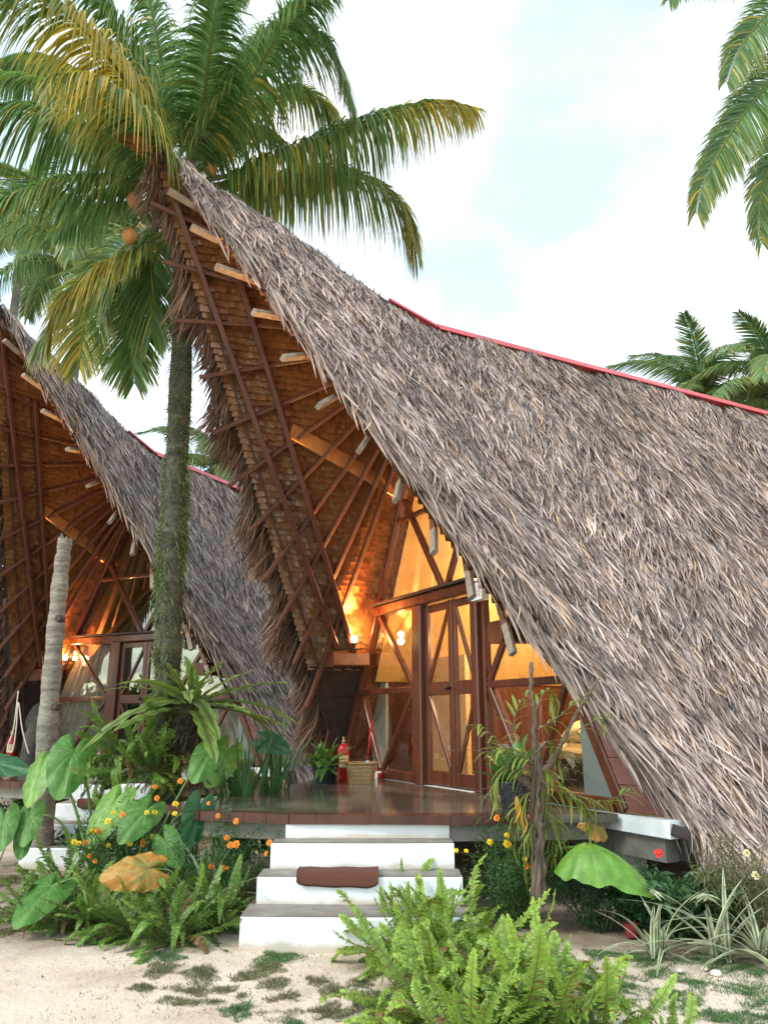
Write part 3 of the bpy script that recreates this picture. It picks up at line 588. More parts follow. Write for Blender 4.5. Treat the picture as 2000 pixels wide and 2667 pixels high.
def emergency_light(loc, rz, label):
    a = empty('emergency_light', loc, rz, label, 'emergency light', 'emergency lights on the hut fronts')
    m = MB(); m.box((-.10, -.045, -.09), (.10, .045, .09)); m.obj('housing', M['whitep'], a)
    for x in (-.045, .045):
        m = MB(); m.tube([(x, 0, .09), (x, 0, .115)], .008, 8); m.obj('lamp_neck', M['whitep'], a)
        m = MB()
        pr = [(0, .03), (.030, .028), (.048, 0), (.050, -.012), (.044, -.012), (.03, .01), (0, .018)]
        an = np.arange(18) / 18 * 2 * np.pi; V = np.concatenate([np.stack([x * 1.25 + r * np.cos(an), np.full(18, y_), .165 + r * np.sin(an)], -1) for r, y_ in pr])
        i = np.arange(6)[:, None] * 18; j = np.arange(18)[None]; j2 = (j + 1) % 18; m.add(V, np.stack([i + j, i + j2, i + 18 + j2, i + 18 + j], -1).reshape(-1, 4)); m.obj('lamp_head', M['brass'], a, smooth=True)
        m = MB(); V = np.stack([x * 1.25 + .040 * np.cos(an), np.full(18, -.010), .165 + .040 * np.sin(an)], -1); m.add(V, np.zeros((0, 4), int)); m.f.append([tuple(range(18))]); m.obj('lens', M['bulbglass'], a)
    # blurred red characters in two short rows on the right side of the housing face
    for r_ in range(3):
        for c_ in range(2):
            m = MB(); x, z = .030 + c_ * .030, .045 - r_ * .042; y = -.0475
            m.box((x - .010, y, z + .008), (x + .010, y + .002, z + .012)); m.box((x - .002, y, z - .012), (x + .002, y + .002, z + .008)); m.box((x - .009, y, z - .004), (x - .002, y + .002, z)); m.box((x - .010, y, z - .016), (x + .010, y + .002, z - .012)); m.obj('lettering', M['redtext'], a)
    return a
emergency_light(hw(1.07, -.20, 2.74), -TH1, 'white emergency light box with round lamps at the near hut lintel')
emergency_light(hw(1.02, -.16, 2.72, C2, TH2), -TH2, 'white emergency light box on the far hut, right of the mossy trunk')

# ------------------------------------------------------------------ terrace, steps, mat
def terrace(name, poly, label, tiles):
    t = empty(name, (0, 0, 0), 0, label, 'terrace', 'raised terraces in front of the huts')
    m = MB(); m.prism(poly, .655, .716); m.obj('floor_surface', M['deck'], t)
    cx = sum(p[0] for p in poly) / len(poly); cy = sum(p[1] for p in poly) / len(poly)
    ins = [((x - cx) * .96 + cx, (y - cy) * .96 + cy + .02) for x, y in poly]
    m = MB(); m.prism(ins, .52, .652); m.obj('edge_beam', M['concrete'], t)
    ins2 = [((x - cx) * .90 + cx, (y - cy) * .90 + cy + .05) for x, y in poly]
    for k in range(tiles):
        a, b = np.array(poly[k]), np.array(poly[k + 1]); Ls = np.linalg.norm(b - a); n = max(1, round(Ls / .2)); e = (b - a) / Ls; nn = np.array([e[1], -e[0]])
        for i in range(n):
            p = a + e * (Ls * i / n + .002); q = a + e * (Ls * (i + 1) / n - .002); j = random.uniform(.0, .004)
            m = MB(); m.prism([tuple(p - nn * .16), tuple(p + nn * (.014 + j)), tuple(q + nn * (.014 + j)), tuple(q - nn * .16)], .652 - j, .7205 + j * .4); m.obj('tile', M['tile'], t)
    for k in (0, len(poly) // 3, 2 * len(poly) // 3):
        x, y = ins2[k]; m = MB(); m.box((x - .12, y - .12, -.05), (x + .12, y + .12, .518)); m.obj('pier', M['concrete'], t)
    return t
dk1 = [(-1.95, 7.25), (-1.50, 6.72), (-.75, 6.50), (.52, 6.44), (1.25, 6.50), tuple(hw(2.73, -.08, 0)[:2]), tuple(hw(-2.60, -.08, 0)[:2]), (-1.02, 9.6), (-1.55, 8.4)]
t1 = terrace('terrace', dk1, 'polished dark terrace of the near hut above the white steps', 4)
A_ = hw(2.6, -.08, 0, C2, TH2); B_ = hw(-2.6, -.08, 0, C2, TH2)
dk2 = [(-5.2, 10.2), (-4.35, 9.75), (-3.2, 9.7), (-2.4, 10.0), (-1.7, 11.0), tuple(A_[:2]), tuple(B_[:2]), (-6.2, 12)]
t2 = terrace('terrace', dk2, 'dim terrace of the far hut behind the ferns and mossy trunk', 4)
def block(mb, prof, x0s, x1s):
    pass
def steps(name, rows, label, tread_mat='tread'):
    """rows: (z0, z1, x0, x1, yfront, yback, skew)"""
    t = empty(name, (rows[0][2] * .5 + rows[0][3] * .5, rows[0][4], 0), 0, label, 'steps', 'white concrete steps up to the terraces')
    o = np.array(t.location)
    for (z0, z1, x0, x1, yf, yb, fl) in rows:
        # rounded, slightly bowed riser block
        n = 24; xs = np.linspace(x0, x1, n); bow = -fl * np.sin(np.linspace(0, 1, n) * np.pi)
        rows_ = []
        for (dz, dy) in ((z0, 0), (z1 - .012, 0), (z1 - .004, .004), (z1, .012)): rows_.append(np.stack([xs, yf + bow + dy + .003 * np.sin(xs * 9 + z1 * 20), np.full(n, dz)], -1))
        rows_.append(np.stack([xs, np.full(n, yb), np.full(n, z1)], -1)); rows_.append(np.stack([xs, np.full(n, yb), np.full(n, z0)], -1))
        V = np.concatenate(rows_) - o; i, j = np.meshgrid(np.arange(n - 1), np.arange(5)); k = (j * n + i).ravel(); m = MB()
        m.add(V, np.stack([k, k + 1, k + n + 1, k + n], -1)); b = m.n - len(V); m.f.append([tuple(b + q * n for q in range(6))[::-1], tuple(b + q * n + n - 1 for q in range(6))])
        m.obj('riser', M['riser'], t)
        if z1 < .68:
            rows_ = [np.stack([xs, yf + bow + .018, np.full(n, z1 + .004)], -1), np.stack([xs, np.full(n, yb - .002), np.full(n, z1 + .004)], -1)]
            m = MB(); V = np.concatenate(rows_) - o; k = np.arange(n - 1); m.add(V, np.stack([k, k + 1, k + n + 1, k + n], -1)); m.obj('tread', M[tread_mat], t)
    return t
def riser_mat():
    m = mat('white_painted_riser', (.76, .78, .81), .65, noise=.05, nscale=3, bump=.3, bscale=45); t = m.node_tree; N = t.nodes.new; L = t.links.new; b = t.nodes['Principled BSDF']
    src = b.inputs['Base Color'].links[0].from_socket; tc = N('ShaderNodeTexCoord'); sp = N('ShaderNodeSeparateXYZ'); L(tc.outputs['Object'], sp.inputs[0])
    n = N('ShaderNodeTexNoise'); n.inputs['Scale'].default_value = 5; n.inputs['Detail'].default_value = 8; L(tc.outputs['Object'], n.inputs['Vector'])
    # sandy splash dirt hugging the foot of each riser: height within a .18 m step
    md = N('ShaderNodeMath'); md.operation = 'MODULO'; L(sp.outputs['Z'], md.inputs[0]); md.inputs[1].default_value = .18
    a = N('ShaderNodeMath'); a.operation = 'MULTIPLY_ADD'; L(n.outputs[0], a.inputs[0]); a.inputs[1].default_value = .12; a.inputs[2].default_value = -.036
    c = N('ShaderNodeMath'); c.operation = 'SUBTRACT'; L(a.outputs[0], c.inputs[0]); L(md.outputs[0], c.inputs[1])
    r = N('ShaderNodeMapRange'); r.inputs['From Min'].default_value = -.02; r.inputs['From Max'].default_value = .02; L(c.outputs[0], r.inputs[0]); r.inputs['To Max'].default_value = .75
    q = N('ShaderNodeMix'); q.data_type = 'RGBA'; L(r.outputs[0], q.inputs[0]); L(src, q.inputs[6]); q.inputs[7].default_value = (.50, .38, .27, 1)
    # grey scuffs
    n2 = N('ShaderNodeTexNoise'); n2.inputs['Scale'].default_value = 9; n2.inputs['Detail'].default_value = 10; n2.inputs['Roughness'].default_value = .7; L(tc.outputs['Object'], n2.inputs['Vector'])
    r2 = N('ShaderNodeMapRange'); r2.inputs['From Min'].default_value = .58; r2.inputs['From Max'].default_value = .75; r2.inputs['To Max'].default_value = .35; L(n2.outputs[0], r2.inputs[0])
    q2 = N('ShaderNodeMix'); q2.data_type = 'RGBA'; L(r2.outputs[0], q2.inputs[0]); L(q.outputs[2], q2.inputs[6]); q2.inputs[7].default_value = (.42, .42, .42, 1)
    L(q2.outputs[2], b.inputs['Base Color']); return m
M['riser'] = riser_mat()
steps('steps', [(-.08, .18, -.955, .60, 5.62, 6.0, .02), (.185, .36, -.905, .56, 5.97, 6.28, .01), (.365, .54, -.855, .53, 6.265, 6.52, .01), (.545, .650, -.775, .515, 6.50, 6.75, .0)],
      'four white concrete steps with cement treads leading up to the near terrace')
s2x = -3.05
steps('steps', [(-.08, .18, s2x - .66, s2x + .66, 8.45, 8.85, .02), (.185, .36, s2x - .63, s2x + .63, 8.8, 9.15, .01), (.365, .54, s2x - .60, s2x + .60, 9.1, 9.45, .01), (.545, .70, s2x - .57, s2x + .57, 9.40, 9.85, 0)],
      'white concrete steps of the far hut, partly hidden by large leaves')
def doormat(label, x0, x1, yf, yb, z, name='doormat'):
    n = 36; t = np.linspace(0, 1, n); xs = x0 + (x1 - x0) * t
    prof = [(yb, z + .008), (yb - .06, z + .012), (yf + .015, z + .014), (yf - .008, z + .006), (yf - .020, z - .022), (yf - .024, z - .065)]
    m = MB(); rows = []
    for k, (y, zz_) in enumerate(prof):
        e = (np.minimum(t, 1 - t) * 7).clip(0, 1) ** .5; sag = (1 - e) * .03 * (k / 5) - .012 * t * (k / 5) ** 2
        rows.append(np.stack([xs + (.02 * math.sin(k)) * 0, np.full(n, y) + .003 * np.sin(t * 9 + k), zz_ + sag + .003 * np.sin(t * 14 + k)], -1))
    V = np.concatenate(rows); V2 = V.copy(); V2[:, 2] += .014; V2[:, 1] -= .014
    i, j = np.meshgrid(np.arange(n - 1), np.arange(5)); k = (j * n + i).ravel(); F = np.stack([k, k + 1, k + n + 1, k + n], -1)
    m.add(V, F[:, ::-1]); m.add(V2, F); b = 6 * n
    e1 = np.arange(n - 1); m.f.append(np.stack([e1, e1 + b, e1 + 1 + b, e1 + 1], -1)); e2 = e1 + 5 * n; m.f.append(np.stack([e2, e2 + 1, e2 + 1 + b, e2 + b], -1))
    e3 = np.arange(5) * n; m.f.append(np.stack([e3, e3 + n, e3 + n + b, e3 + b], -1)); e4 = e3 + n - 1; m.f.append(np.stack([e4, e4 + b, e4 + n + b, e4 + n], -1))
    return m.obj(name, M['mat_'], smooth=True, label=label, cat='doormat', group='brown doormats')
doormat('brown coir doormat drooping over the second white step', -.62, -.04, 5.965, 6.20, .37)
doormat('brown doormat on the far hut steps, behind the elephant ear leaves', -3.40, -2.85, 9.095, 9.32, .55)

# ------------------------------------------------------------------ things on the terrace
DZ = .717
def fire_ext(loc, label):
    a = empty('fire_extinguisher', loc, 0, label, 'fire extinguisher', 'red fire extinguishers')
    m = MB(); m.lathe([(0, 0), (.070, 0), (.074, .012), (.074, .36), (.066, .40), (.04, .43), (.022, .44), (0, .44)], 24); m.obj('cylinder', M['redp'], a, smooth=True)
    m = MB(); m.lathe([(.02, .438), (.022, .47), (.014, .48), (0, .48)], 12); m.box((-.012, -.075, .478), (.012, .03, .488)); m.bar((0, .02, .49), (0, -.08, .515), .02, .008); m.obj('valve', M['brass'], a)
    m = MB(); m.tube([(0, -.02, .46), (.06, -.04, .44), (.088, -.03, .36), (.088, -.01, .2), (.084, 0, .12)], .010, 8); m.obj('hose', M['black'], a, smooth=True)
    m = MB(); an = np.linspace(-2.3, -.6, 12); V = np.concatenate([np.stack([.0755 * np.cos(an), .0755 * np.sin(an), np.full(12, z)], -1) for z in (.16, .30)]); k = np.arange(11); m.add(V, np.stack([k, k + 1, k + 13, k + 12], -1)); m.obj('sticker', M['cream'], a)
fire_ext((-.50, 9.95, DZ), 'red fire extinguisher on the near terrace between black pot and basket')
fire_ext(hw(-2.15, -.7, DZ, C2, TH2), 'red fire extinguisher on the far terrace beside the bare grey trunk')
def basket():
    a = empty('basket', (-.27, 9.62, DZ), 0, 'woven bamboo basket on the near terrace beside the fire extinguisher', 'basket')
    m = MB(); n = 48; rows = 14
    for k in range(rows):
        z0, z1 = .225 * k / rows, .225 * (k + .92) / rows; rr = .145 + .03 * (k / rows)
        an = np.arange(n) / n * 2 * np.pi; rad = (rr + .005 * np.where((np.arange(n) // 2 + k) % 2, 1, -1))
        sq = 1 / (np.abs(np.cos(an)) ** 5 + np.abs(np.sin(an)) ** 5) ** .2
        V = np.concatenate([np.stack([rad * sq * f_ * np.cos(an), rad * sq * f_ * np.sin(an), np.full(n, z)], -1) for z, f_ in ((z0, 1), (z1, 1.005), (z1, .93), (z0, .93))])
        i = np.arange(3)[:, None] * n; j = np.arange(n)[None]; j2 = (j + 1) % n; c = .85 + .15 * math.sin(k * 2.3); m.add(V, np.stack([i + j, i + j2, i + n + j2, i + n + j], -1).reshape(-1, 4), (c, c, c))
    m.obj('basket_weave', M['basket'], a)
    m = MB(); an = np.linspace(0, 2 * np.pi, 49); sq = 1 / (np.abs(np.cos(an)) ** 5 + np.abs(np.sin(an)) ** 5) ** .2; m.tube(np.stack([.182 * sq * np.cos(an), .182 * sq * np.sin(an), np.full(49, .228)], -1), .010, 8, (.8, .7, .6)); m.obj('rim', M['basket'], a, smooth=True)
    m = MB(); m.lathe([(0, .01), (.14, .01)], 20); m.obj('basket_base', M['basket'], a)
    b = empty('hand_broom', (-.22, 9.62, DZ + .17), 0, 'broom with a red striped handle standing head down in the basket', 'broom')
    m = MB(); m.tube([(.02, 0, .06), (.075, .03, .55)], .013, 10); m.obj('handle', M['redp'], b, smooth=True)
    m = MB(); m.tube([(.012, 0, -.02), (.022, 0, .09)], [.028, .018], 10); m.obj('collar', M['bluetin'], b, smooth=True)
    m = MB(); n = 260; r0 = np.stack([rng.normal(0, .02, n), rng.normal(0, .02, n), np.full(n, .02)], -1); d = unit(np.stack([rng.normal(-.6, .9, n), rng.normal(0, .9, n), rng.uniform(-.6, .25, n)], -1))
    strips(m, r0, d, unit(np.cross(d, rng.normal(0, 1, (n, 3)))), .13, .004, np.zeros((n, 3)), [(0, 1, 1), (1, .6, 1)], np.ones((n, 3))); m.obj('bristles', M['bristle'], b, kind='stuff')
basket()
m = MB(); m.box((-.04, -.03, 0), (.03, .03, .09)); bx = m.obj('plug_box', M['whitep'], label='small white and red box on the near hut sill', cat='box'); bx.location = [float(a) for a in hw(-1.47, -.09, DZ + .0)]; bx.rotation_euler.z = -TH1
m = MB(); m.box((.031, -.028, .005), (.07, .028, .07)); m.obj('box_side', M['redp'], bx)

# ================================================================== VEGETATION
def green(n, a, b, hi=None, p=.0):
    g = rng.random(n)[:, None]; c = np.array(a) * (1 - g) + np.array(b) * g
    if hi is not None: k = rng.random(n) < p; c[k] = np.array(hi) * rng.uniform(.7, 1.1, (k.sum(), 1))
    return c
def curve(pts, n):
    """Catmull-Rom through the points"""
    P = np.asarray(pts, float); P = np.concatenate([[2 * P[0] - P[1]], P, [2 * P[-1] - P[-2]]]); m = len(P) - 3; out = []
    for x in np.linspace(0, m - 1e-6, n):
        i = int(x); t = x - i; a, b, c, d = P[i:i + 4]
        out.append(.5 * ((2 * b) + (c - a) * t + (2 * a - 5 * b + 4 * c - d) * t * t + (3 * b - a - 3 * c + d) * t ** 3))
    return np.array(out)
G1, G2, GY = (.055, .14, .035), (.15, .29, .07), (.75, .50, .06)
def palm_frond(pts, npair=120, ll=.95, lw=.042, hang=.75, yellow=.12, tipy=.25, upn=None, rad=.028, ca=G1, cb=G2, yr=None):
    """a coconut frond: rachis through pts, drooping leaflets on both sides, one mesh"""
    mb = MB(); c = curve(pts, 60); L_ = np.linalg.norm(np.diff(c, axis=0), axis=1); s = np.concatenate([[0], np.cumsum(L_)]) / L_.sum()
    tt = np.linspace(.14, .995, npair); P = np.stack([np.interp(tt, s, c[:, k]) for k in range(3)], -1)
    T = unit(np.gradient(P, axis=0)); up = np.array([0, 0, 1.]) if upn is None else unit(np.array(upn, float))
    lat = unit(np.cross(T, up) + 1e-6); nrm = np.cross(lat, T)
    env = np.interp(tt, [.14, .25, .5, .8, 1], [.55, .95, 1, .72, .28])
    yk = 0 * tt if yr is None else yr[2] * np.clip(1 - np.abs(tt - yr[0]) / yr[1], 0, 1) * 2
    yz = yk + .9 * yellow * np.sin(tt * rng.uniform(5, 11) + rng.uniform(0, 6))
    for sg in (-1, 1):
        n = npair; j = rng.normal(0, .06, (n, 3))
        fwd = np.interp(tt, [.14, .6, 1], [.35, .65, 1.6])[:, None]
        d = unit(sg * lat + T * fwd + nrm * rng.uniform(.10, .40, (n, 1)) + j)
        ln = ll * env * rng.uniform(.85, 1.1, n); side = unit(np.cross(d, np.cross(d, T) * 1.0) + rng.normal(0, .18, (n, 3)))
        h = hang * rng.uniform(.75, 1.25, (n, 1)); bend = np.array([0, 0, -1.]) * ln[:, None] * h - d * ln[:, None] * h * .42
        col = green(n, ca, cb); yy = rng.random(n) < np.clip(yellow + yz, .0, 1); mxx = rng.uniform(.2, .8, (yy.sum(), 1)); col[yy] = col[yy] * (1 - mxx) + np.array(GY) * mxx
        g = np.clip(tipy + rng.normal(0, .15, n), 0, 1)[:, None]; tipc = col * (1 - g) + np.array([.50, .40, .10]) * g
        prof = [(0, .5), (.15, 1.0), (.4, .95), (.65, .75), (.85, .45), (1, .06)]; vs = []; cs = []
        rt = P + sg * lat * .01
        for t, w in prof:
            p = rt + d * ln[:, None] * t + bend * t ** 1.7
            W_ = lw * w * rng.uniform(.9, 1.1); vs += [p - side * W_ / 2, p + side * W_ / 2]; cc = col * (1 - t ** 2) + tipc * t ** 2; cs += [cc, cc]
        k = len(prof); V = np.stack(vs, 1).reshape(-1, 3); C = np.stack(cs, 1).reshape(-1, 3); b = (np.arange(n) * 2 * k)[:, None]
        F = [np.concatenate([b + 2 * i, b + 2 * i + 1, b + 2 * i + 3, b + 2 * i + 2], 1) for i in range(k - 1)]; mb.add(V, np.stack(F, 1).reshape(-1, 4), C)
    r = rad * np.interp(np.linspace(0, 1, 60), [0, .06, .2, 1], [1.9, 1.3, 1, .18]); mb.tube(c, r, 7, (.20, .22, .05)); return mb
def trunk(mb, pts, r0, r1, c0, c1, n=90, seg=18, ring=.0):
    c = curve(pts, n); t = np.linspace(0, 1, n); zl = np.concatenate([[0], np.cumsum(np.linalg.norm(np.diff(c, axis=0), axis=1))])
    r = r0 + (r1 - r0) * t + .25 * r0 * np.exp(-t * 14) + ring * (np.abs((zl * 9) % 1 - .5) * 2 - .5) + .006 * np.sin(t * 47)
    g = rng.random(n)[:, None]; col = np.array(c0) * (1 - g) + np.array(c1) * g; mb.tube(c, r, seg, col)

def main_palm():
    base = at(434, 2190, 8.15); base[2] = -.05
    a = empty('coconut_palm', base, 0, 'tall mossy coconut palm with broad crown and orange coconuts, rising behind the near roof peak', 'palm tree')
    o = base
    tp = [at(434, 2190, 8.15), at(434, 1960, 8.15), at(440, 1550, 8.25), at(460, 1230, 8.35), at(477, 760, 8.5), at(468, 560, 8.55), at(462, 470, 8.55)]; tp[0][2] = -.1
    m = MB(); trunk(m, [p - o for p in tp], .142, .113, (.026, .026, .016), (.085, .078, .055), 160, 22, .006); m.obj('trunk', M['bark'], a, smooth=True)
    # moss and little ferns on the bark
    c = curve([p - o for p in tp[:5]], 400); n = 15000; k = rng.integers(0, 400, n); th = rng.random(n) * 2 * np.pi; dirs = np.stack([np.cos(th), np.sin(th), np.zeros(n)], -1)
    m = MB(); d = unit(dirs + np.stack([rng.normal(0, .6, n), rng.normal(0, .6, n), rng.normal(-.2, .9, n)], -1)); ln = rng.uniform(.02, .10, n)
    keep = (np.sin(th * 2 + k * .03) + rng.normal(0, .7, n)) > -.2; 
    strips(m, (c[k] + dirs * .123)[keep], d[keep], unit(np.cross(d, rng.normal(0, 1, (n, 3))))[keep], ln[keep], .010, (np.array([0, 0, -.6]) * ln[:, None])[keep], [(0, .6, .8), (.5, 1, 1), (1, .1, 1.1)], green(n, (.05, .085, .015), (.17, .23, .05))[keep]); m.obj('moss', M['foliage'], a, kind='stuff')
    F = [  # rachis points: photo pixel + distance
        ([(455,470,8.4),(390,330,7.9),(295,165,7.2),(130,5,6.5),(-60,-30,6.0)], .95, .95, .30, .40),
        ([(460,470,8.4),(520,338,8.1),(538,190,7.6),(562,30,7.1),(600,-150,6.7)], 1.0, .85, .05, .05),
        ([(462,470,8.5),(580,260,8.4),(720,95,8.3),(850,110,8.2),(915,270,8.1)], .95, .85, .10, .35),
        ([(470,480,8.5),(620,450,8.6),(760,392,8.7),(960,312,8.8),(1130,268,8.9),(1245,285,9.0)], .95, 1.0, .16, .30),
        ([(470,490,8.6),(650,470,9.2),(880,445,9.7),(1030,520,9.9),(1085,660,10)], .95, .95, .12, .35),
        ([(450,480,8.4),(330,400,8.1),(180,320,7.9),(40,280,7.7),(-90,320,7.5)], 1.0, .95, .03, .08),
        ([(450,500,8.4),(310,470,8.1),(160,470,7.7),(10,520,7.3),(-90,590,7.2)], .72, .8, .04, .15),
        ([(455,610,8.5),(320,668,8.1),(230,720,7.9),(150,810,7.8),(110,900,7.7)], .75, .80, .22, .4),
        ([(455,560,8.6),(350,620,8.9),(270,700,9.2),(225,820,9.4),(205,960,9.5)], .80, .80, .20, .4),
        ([(460,560,8.7),(390,620,9.1),(340,760,9.4),(350,1000,9.5)], .80, .75, .06, .2),
        ([(455,465,8.5),(430,270,8.3),(405,80,8.0),(360,-120,7.7)], 1.0, .80, .05, .1),
        ([(450,470,8.7),(350,330,9.4),(210,190,10.2),(60,150,10.8),(-60,220,11)], 1.0, .85, .03, .05),
        ([(455,470,8.7),(500,250,9.3),(560,60,10.0),(680,-60,10.5)], 1.0, .8, .05, .1),
        ([(460,470,8.7),(600,320,9.3),(740,230,9.9),(850,280,10.2),(890,400,10.3)], .9, .9, .15, .3),
        ([(462,470,8.5),(640,230,8.0),(760,40,7.6),(880,-60,7.4)], 1.0, .85, .08, .2),
        ([(452,480,8.3),(400,400,7.6),(360,300,7.0),(240,200,6.4),(140,190,6.0)], .8, 1.0, .20, .3),
        ([(455,560,8.6),(420,640,8.9),(400,700,9.1),(395,880,9.2)], .7, .7, .08, .2),
    ]
    YR = {0: (.55, .25, .5), 3: (.92, .3, .5), 7: (.5, .3, .4), 8: (.8, .3, .3), 15: (.8, .3, .45), 13: (.9, .2, .3), 4: (.9, .3, .3)}
    F += [([(455,470,8.4),(400,260,8.0),(300,60,7.6),(180,-120,7.2)], 1.0, .9, .05, .2), ([(450,480,8.3),(330,330,8.6),(160,230,8.9),(-20,180,9.2)], 1.0, .95, .04, .1), ([(455,520,8.6),(360,540,9.4),(240,545,10),(140,600,10.4)], .7, .9, .03, .1), ([(465,470,8.6),(560,380,9.2),(660,330,9.8),(740,370,10.1)], .9, .9, .08, .2)]
    for fi, (pts, ll, hang, yl, ty) in enumerate(F):
        P = [at(*p) - o for p in pts]; L_ = sum(np.linalg.norm(P[i + 1] - P[i]) for i in range(len(P) - 1))
        palm_frond(P, int(66 * L_), ll * 1.08, .028, hang * (.55 if fi in (8, 9) else 1), yl, ty, yr=YR.get(fi), upn=(.1, -1, .3) if fi in (8, 9) else None).obj('frond', M['palmleaf'], a)
    for px, py, y, r in ((348, 520, 8.05, .082), (338, 615, 8.05, .09), (549, 441, 8.5, .085)):
        m = MB(); an = np.linspace(0, np.pi, 14); m.lathe([(r * math.sin(q) * (1 - .12 * math.cos(q)), -r * 1.15 * math.cos(q)) for q in an], 18); c_ = m.obj('coconut', M['coconut'], a, smooth=True); c_.location = [float(q) for q in (at(px, py, y) - o)]; c_.rotation_euler = (.3, .2, 0)
        m = MB(); q = at(px, py, y) - o; m.tube(curve([q + np.array([0, 0, r]), (q + (at(455, 520, 8.5) - o)) / 2 + np.array([0, 0, .15]), at(458, 500, 8.5) - o], 12), .012, 6); m.obj('fruit_stalk', M['stump'], a)
    # fibre and old frond stubs around the crown
    n = 700; m = MB(); r0 = np.tile(at(462, 520, 8.55) - o, (n, 1)) + rng.normal(0, .12, (n, 3)); d = unit(rng.normal(0, 1, (n, 3)) + np.array([0, 0, -.5])); ln = rng.uniform(.1, .45, n)
    strips(m, r0, d, unit(np.cross(d, rng.normal(0, 1, (n, 3)))), ln, .010, np.array([0, 0, -.5]) * ln[:, None], [(0, 1, 1), (.5, .8, 1), (1, .1, 1)], green(n, (.12, .08, .05), (.25, .18, .12))); m.obj('fibre', M['thatch'], a, kind='stuff')
main_palm()

def right_palm():
    base = np.array([5.6, 7.6, 0]); a = empty('coconut_palm', base, 0, 'coconut palm at the upper right edge, its drooping frond tips against bright sky', 'palm tree')
    cr = at(2330, -120, 7.6) - base
    m = MB(); trunk(m, [np.array([0, 0, -.1]), np.array([.1, 0, 3]), cr * .6 + np.array([.1, 0, 0]), cr], .16, .12, (.12, .11, .09), (.2, .18, .15), 70, 16, .006); m.obj('trunk', M['bark'], a, smooth=True)
    for pts, ll, hang in (([(2330,-120,7.6),(2150,-60,7.4),(2020,15,7.2),(1930,120,7.1),(1890,215,7.0)], .45, .8), ([(2330,-110,7.6),(2160,60,7.4),(2030,185,7.2),(1920,320,7.1),(1835,470,7.0),(1812,560,7.0)], .48, .75),
                     ([(2330,-100,7.6),(2180,150,7.4),(2070,320,7.3),(1995,450,7.2),(1975,580,7.2),(1985,640,7.2)], .45, .7), ([(2330,-130,7.6),(2120,-130,7.5),(1930,-80,7.4),(1780,-40,7.3),(1740,0,7.3)], .40, .9),
                     ([(2330,-130,7.6),(2450,-250,7.6),(2650,-200,7.6)], .7, .8), ([(2330,-130,7.6),(2500,0,7.6),(2650,150,7.6)], .7, .8), ([(2330,-130,7.6),(2300,-400,7.9),(2200,-600,8.2)], .7, .8)):
        P = [at(*p) - base for p in pts]; L_ = sum(np.linalg.norm(P[i + 1] - P[i]) for i in range(len(P) - 1)); palm_frond(P, int(80 * L_), ll * 1.4, .021, hang * .6, .12, .35, rad=.02, upn=(.1, -1, .25)).obj('frond', M['palmleaf'], a)
right_palm()

# generic palms: three shared frond meshes
FR = []
for k, (ex, dr) in enumerate(((3.3, .8), (3.0, 1.3), (2.8, .5))):
    pts = [(0, 0, 0), (ex * .35, 0, .55), (ex * .7, 0, .45 - dr * .3), (ex * .95, 0, .1 - dr)]; FR.append(palm_frond(pts, 130, .80, .038, .7, .10, .3, ca=(.09, .19, .07), cb=(.20, .34, .13)).mesh('frond', M['palmleaf']))  # leaf greens lightened to paint haze onto the distant palms
def palm(base, h, label, lean=(0, 0), nf=18, sc=1., group='palms standing behind the huts', elev=(75, -35)):
    a = empty('coconut_palm', base, random.random() * 6, label, 'palm tree', group); m = MB()
    trunk(m, [np.array([0, 0, -.1]), np.array([lean[0] * .3, lean[1] * .3, h * .5]), np.array([lean[0], lean[1], h])], .15, .11, (.10, .09, .075), (.2, .18, .15), 50, 12, .005); m.obj('trunk', M['bark'], a, smooth=True)
    for k in range(nf):
        el = R(elev[0] + (elev[1] - elev[0]) * ((k + .5) / nf) ** .8); az = k * 2.39996
        Mx = Matrix.Translation((lean[0], lean[1], h)) @ Matrix.Rotation(az, 4, 'Z') @ Matrix.Rotation(-el, 4, 'Y') @ Matrix.Rotation(random.uniform(-.3, .3), 4, 'X') @ Matrix.Scale(sc * random.uniform(.85, 1.1), 4)
        inst('frond', FR[k % 3], a, Mx)
    return a
def palm_px(px, py, y, label, **k):
    c = at(px, py, y); return palm((c[0], y, 0), c[2], label, **k)
palm_px(1830, 1085, 17, 'palm with green crown above the near roof ridge at right', sc=.82, nf=24)
palm_px(2040, 1040, 15, 'palm at the right edge with arching fronds over the near ridge', sc=.74, nf=22)
palm_px(560, 1235, 21, 'small palm crown between the two huts above the far ridge', sc=.75, nf=18)
palm_px(222, 700, 15, 'slender palm behind the far roof, left of the mossy trunk', sc=.85, nf=16)
palm_px(60, 640, 19, 'palm behind the far roof near the left edge', sc=.9, nf=16)
for (x, y, h, lb) in ((-11.5, 19.5, 7.2, 'tall palm left of the far hut, mirrored in the near glass'), (-9.2, 12.6, 5.2, 'low palm before the third hut, mirrored in the near glass'), (-16, 17, 8.0, 'palm beyond the third hut, mirrored in the near glass')):
    palm((x, y, 0), h, lb, nf=18, group='palms left of the huts')

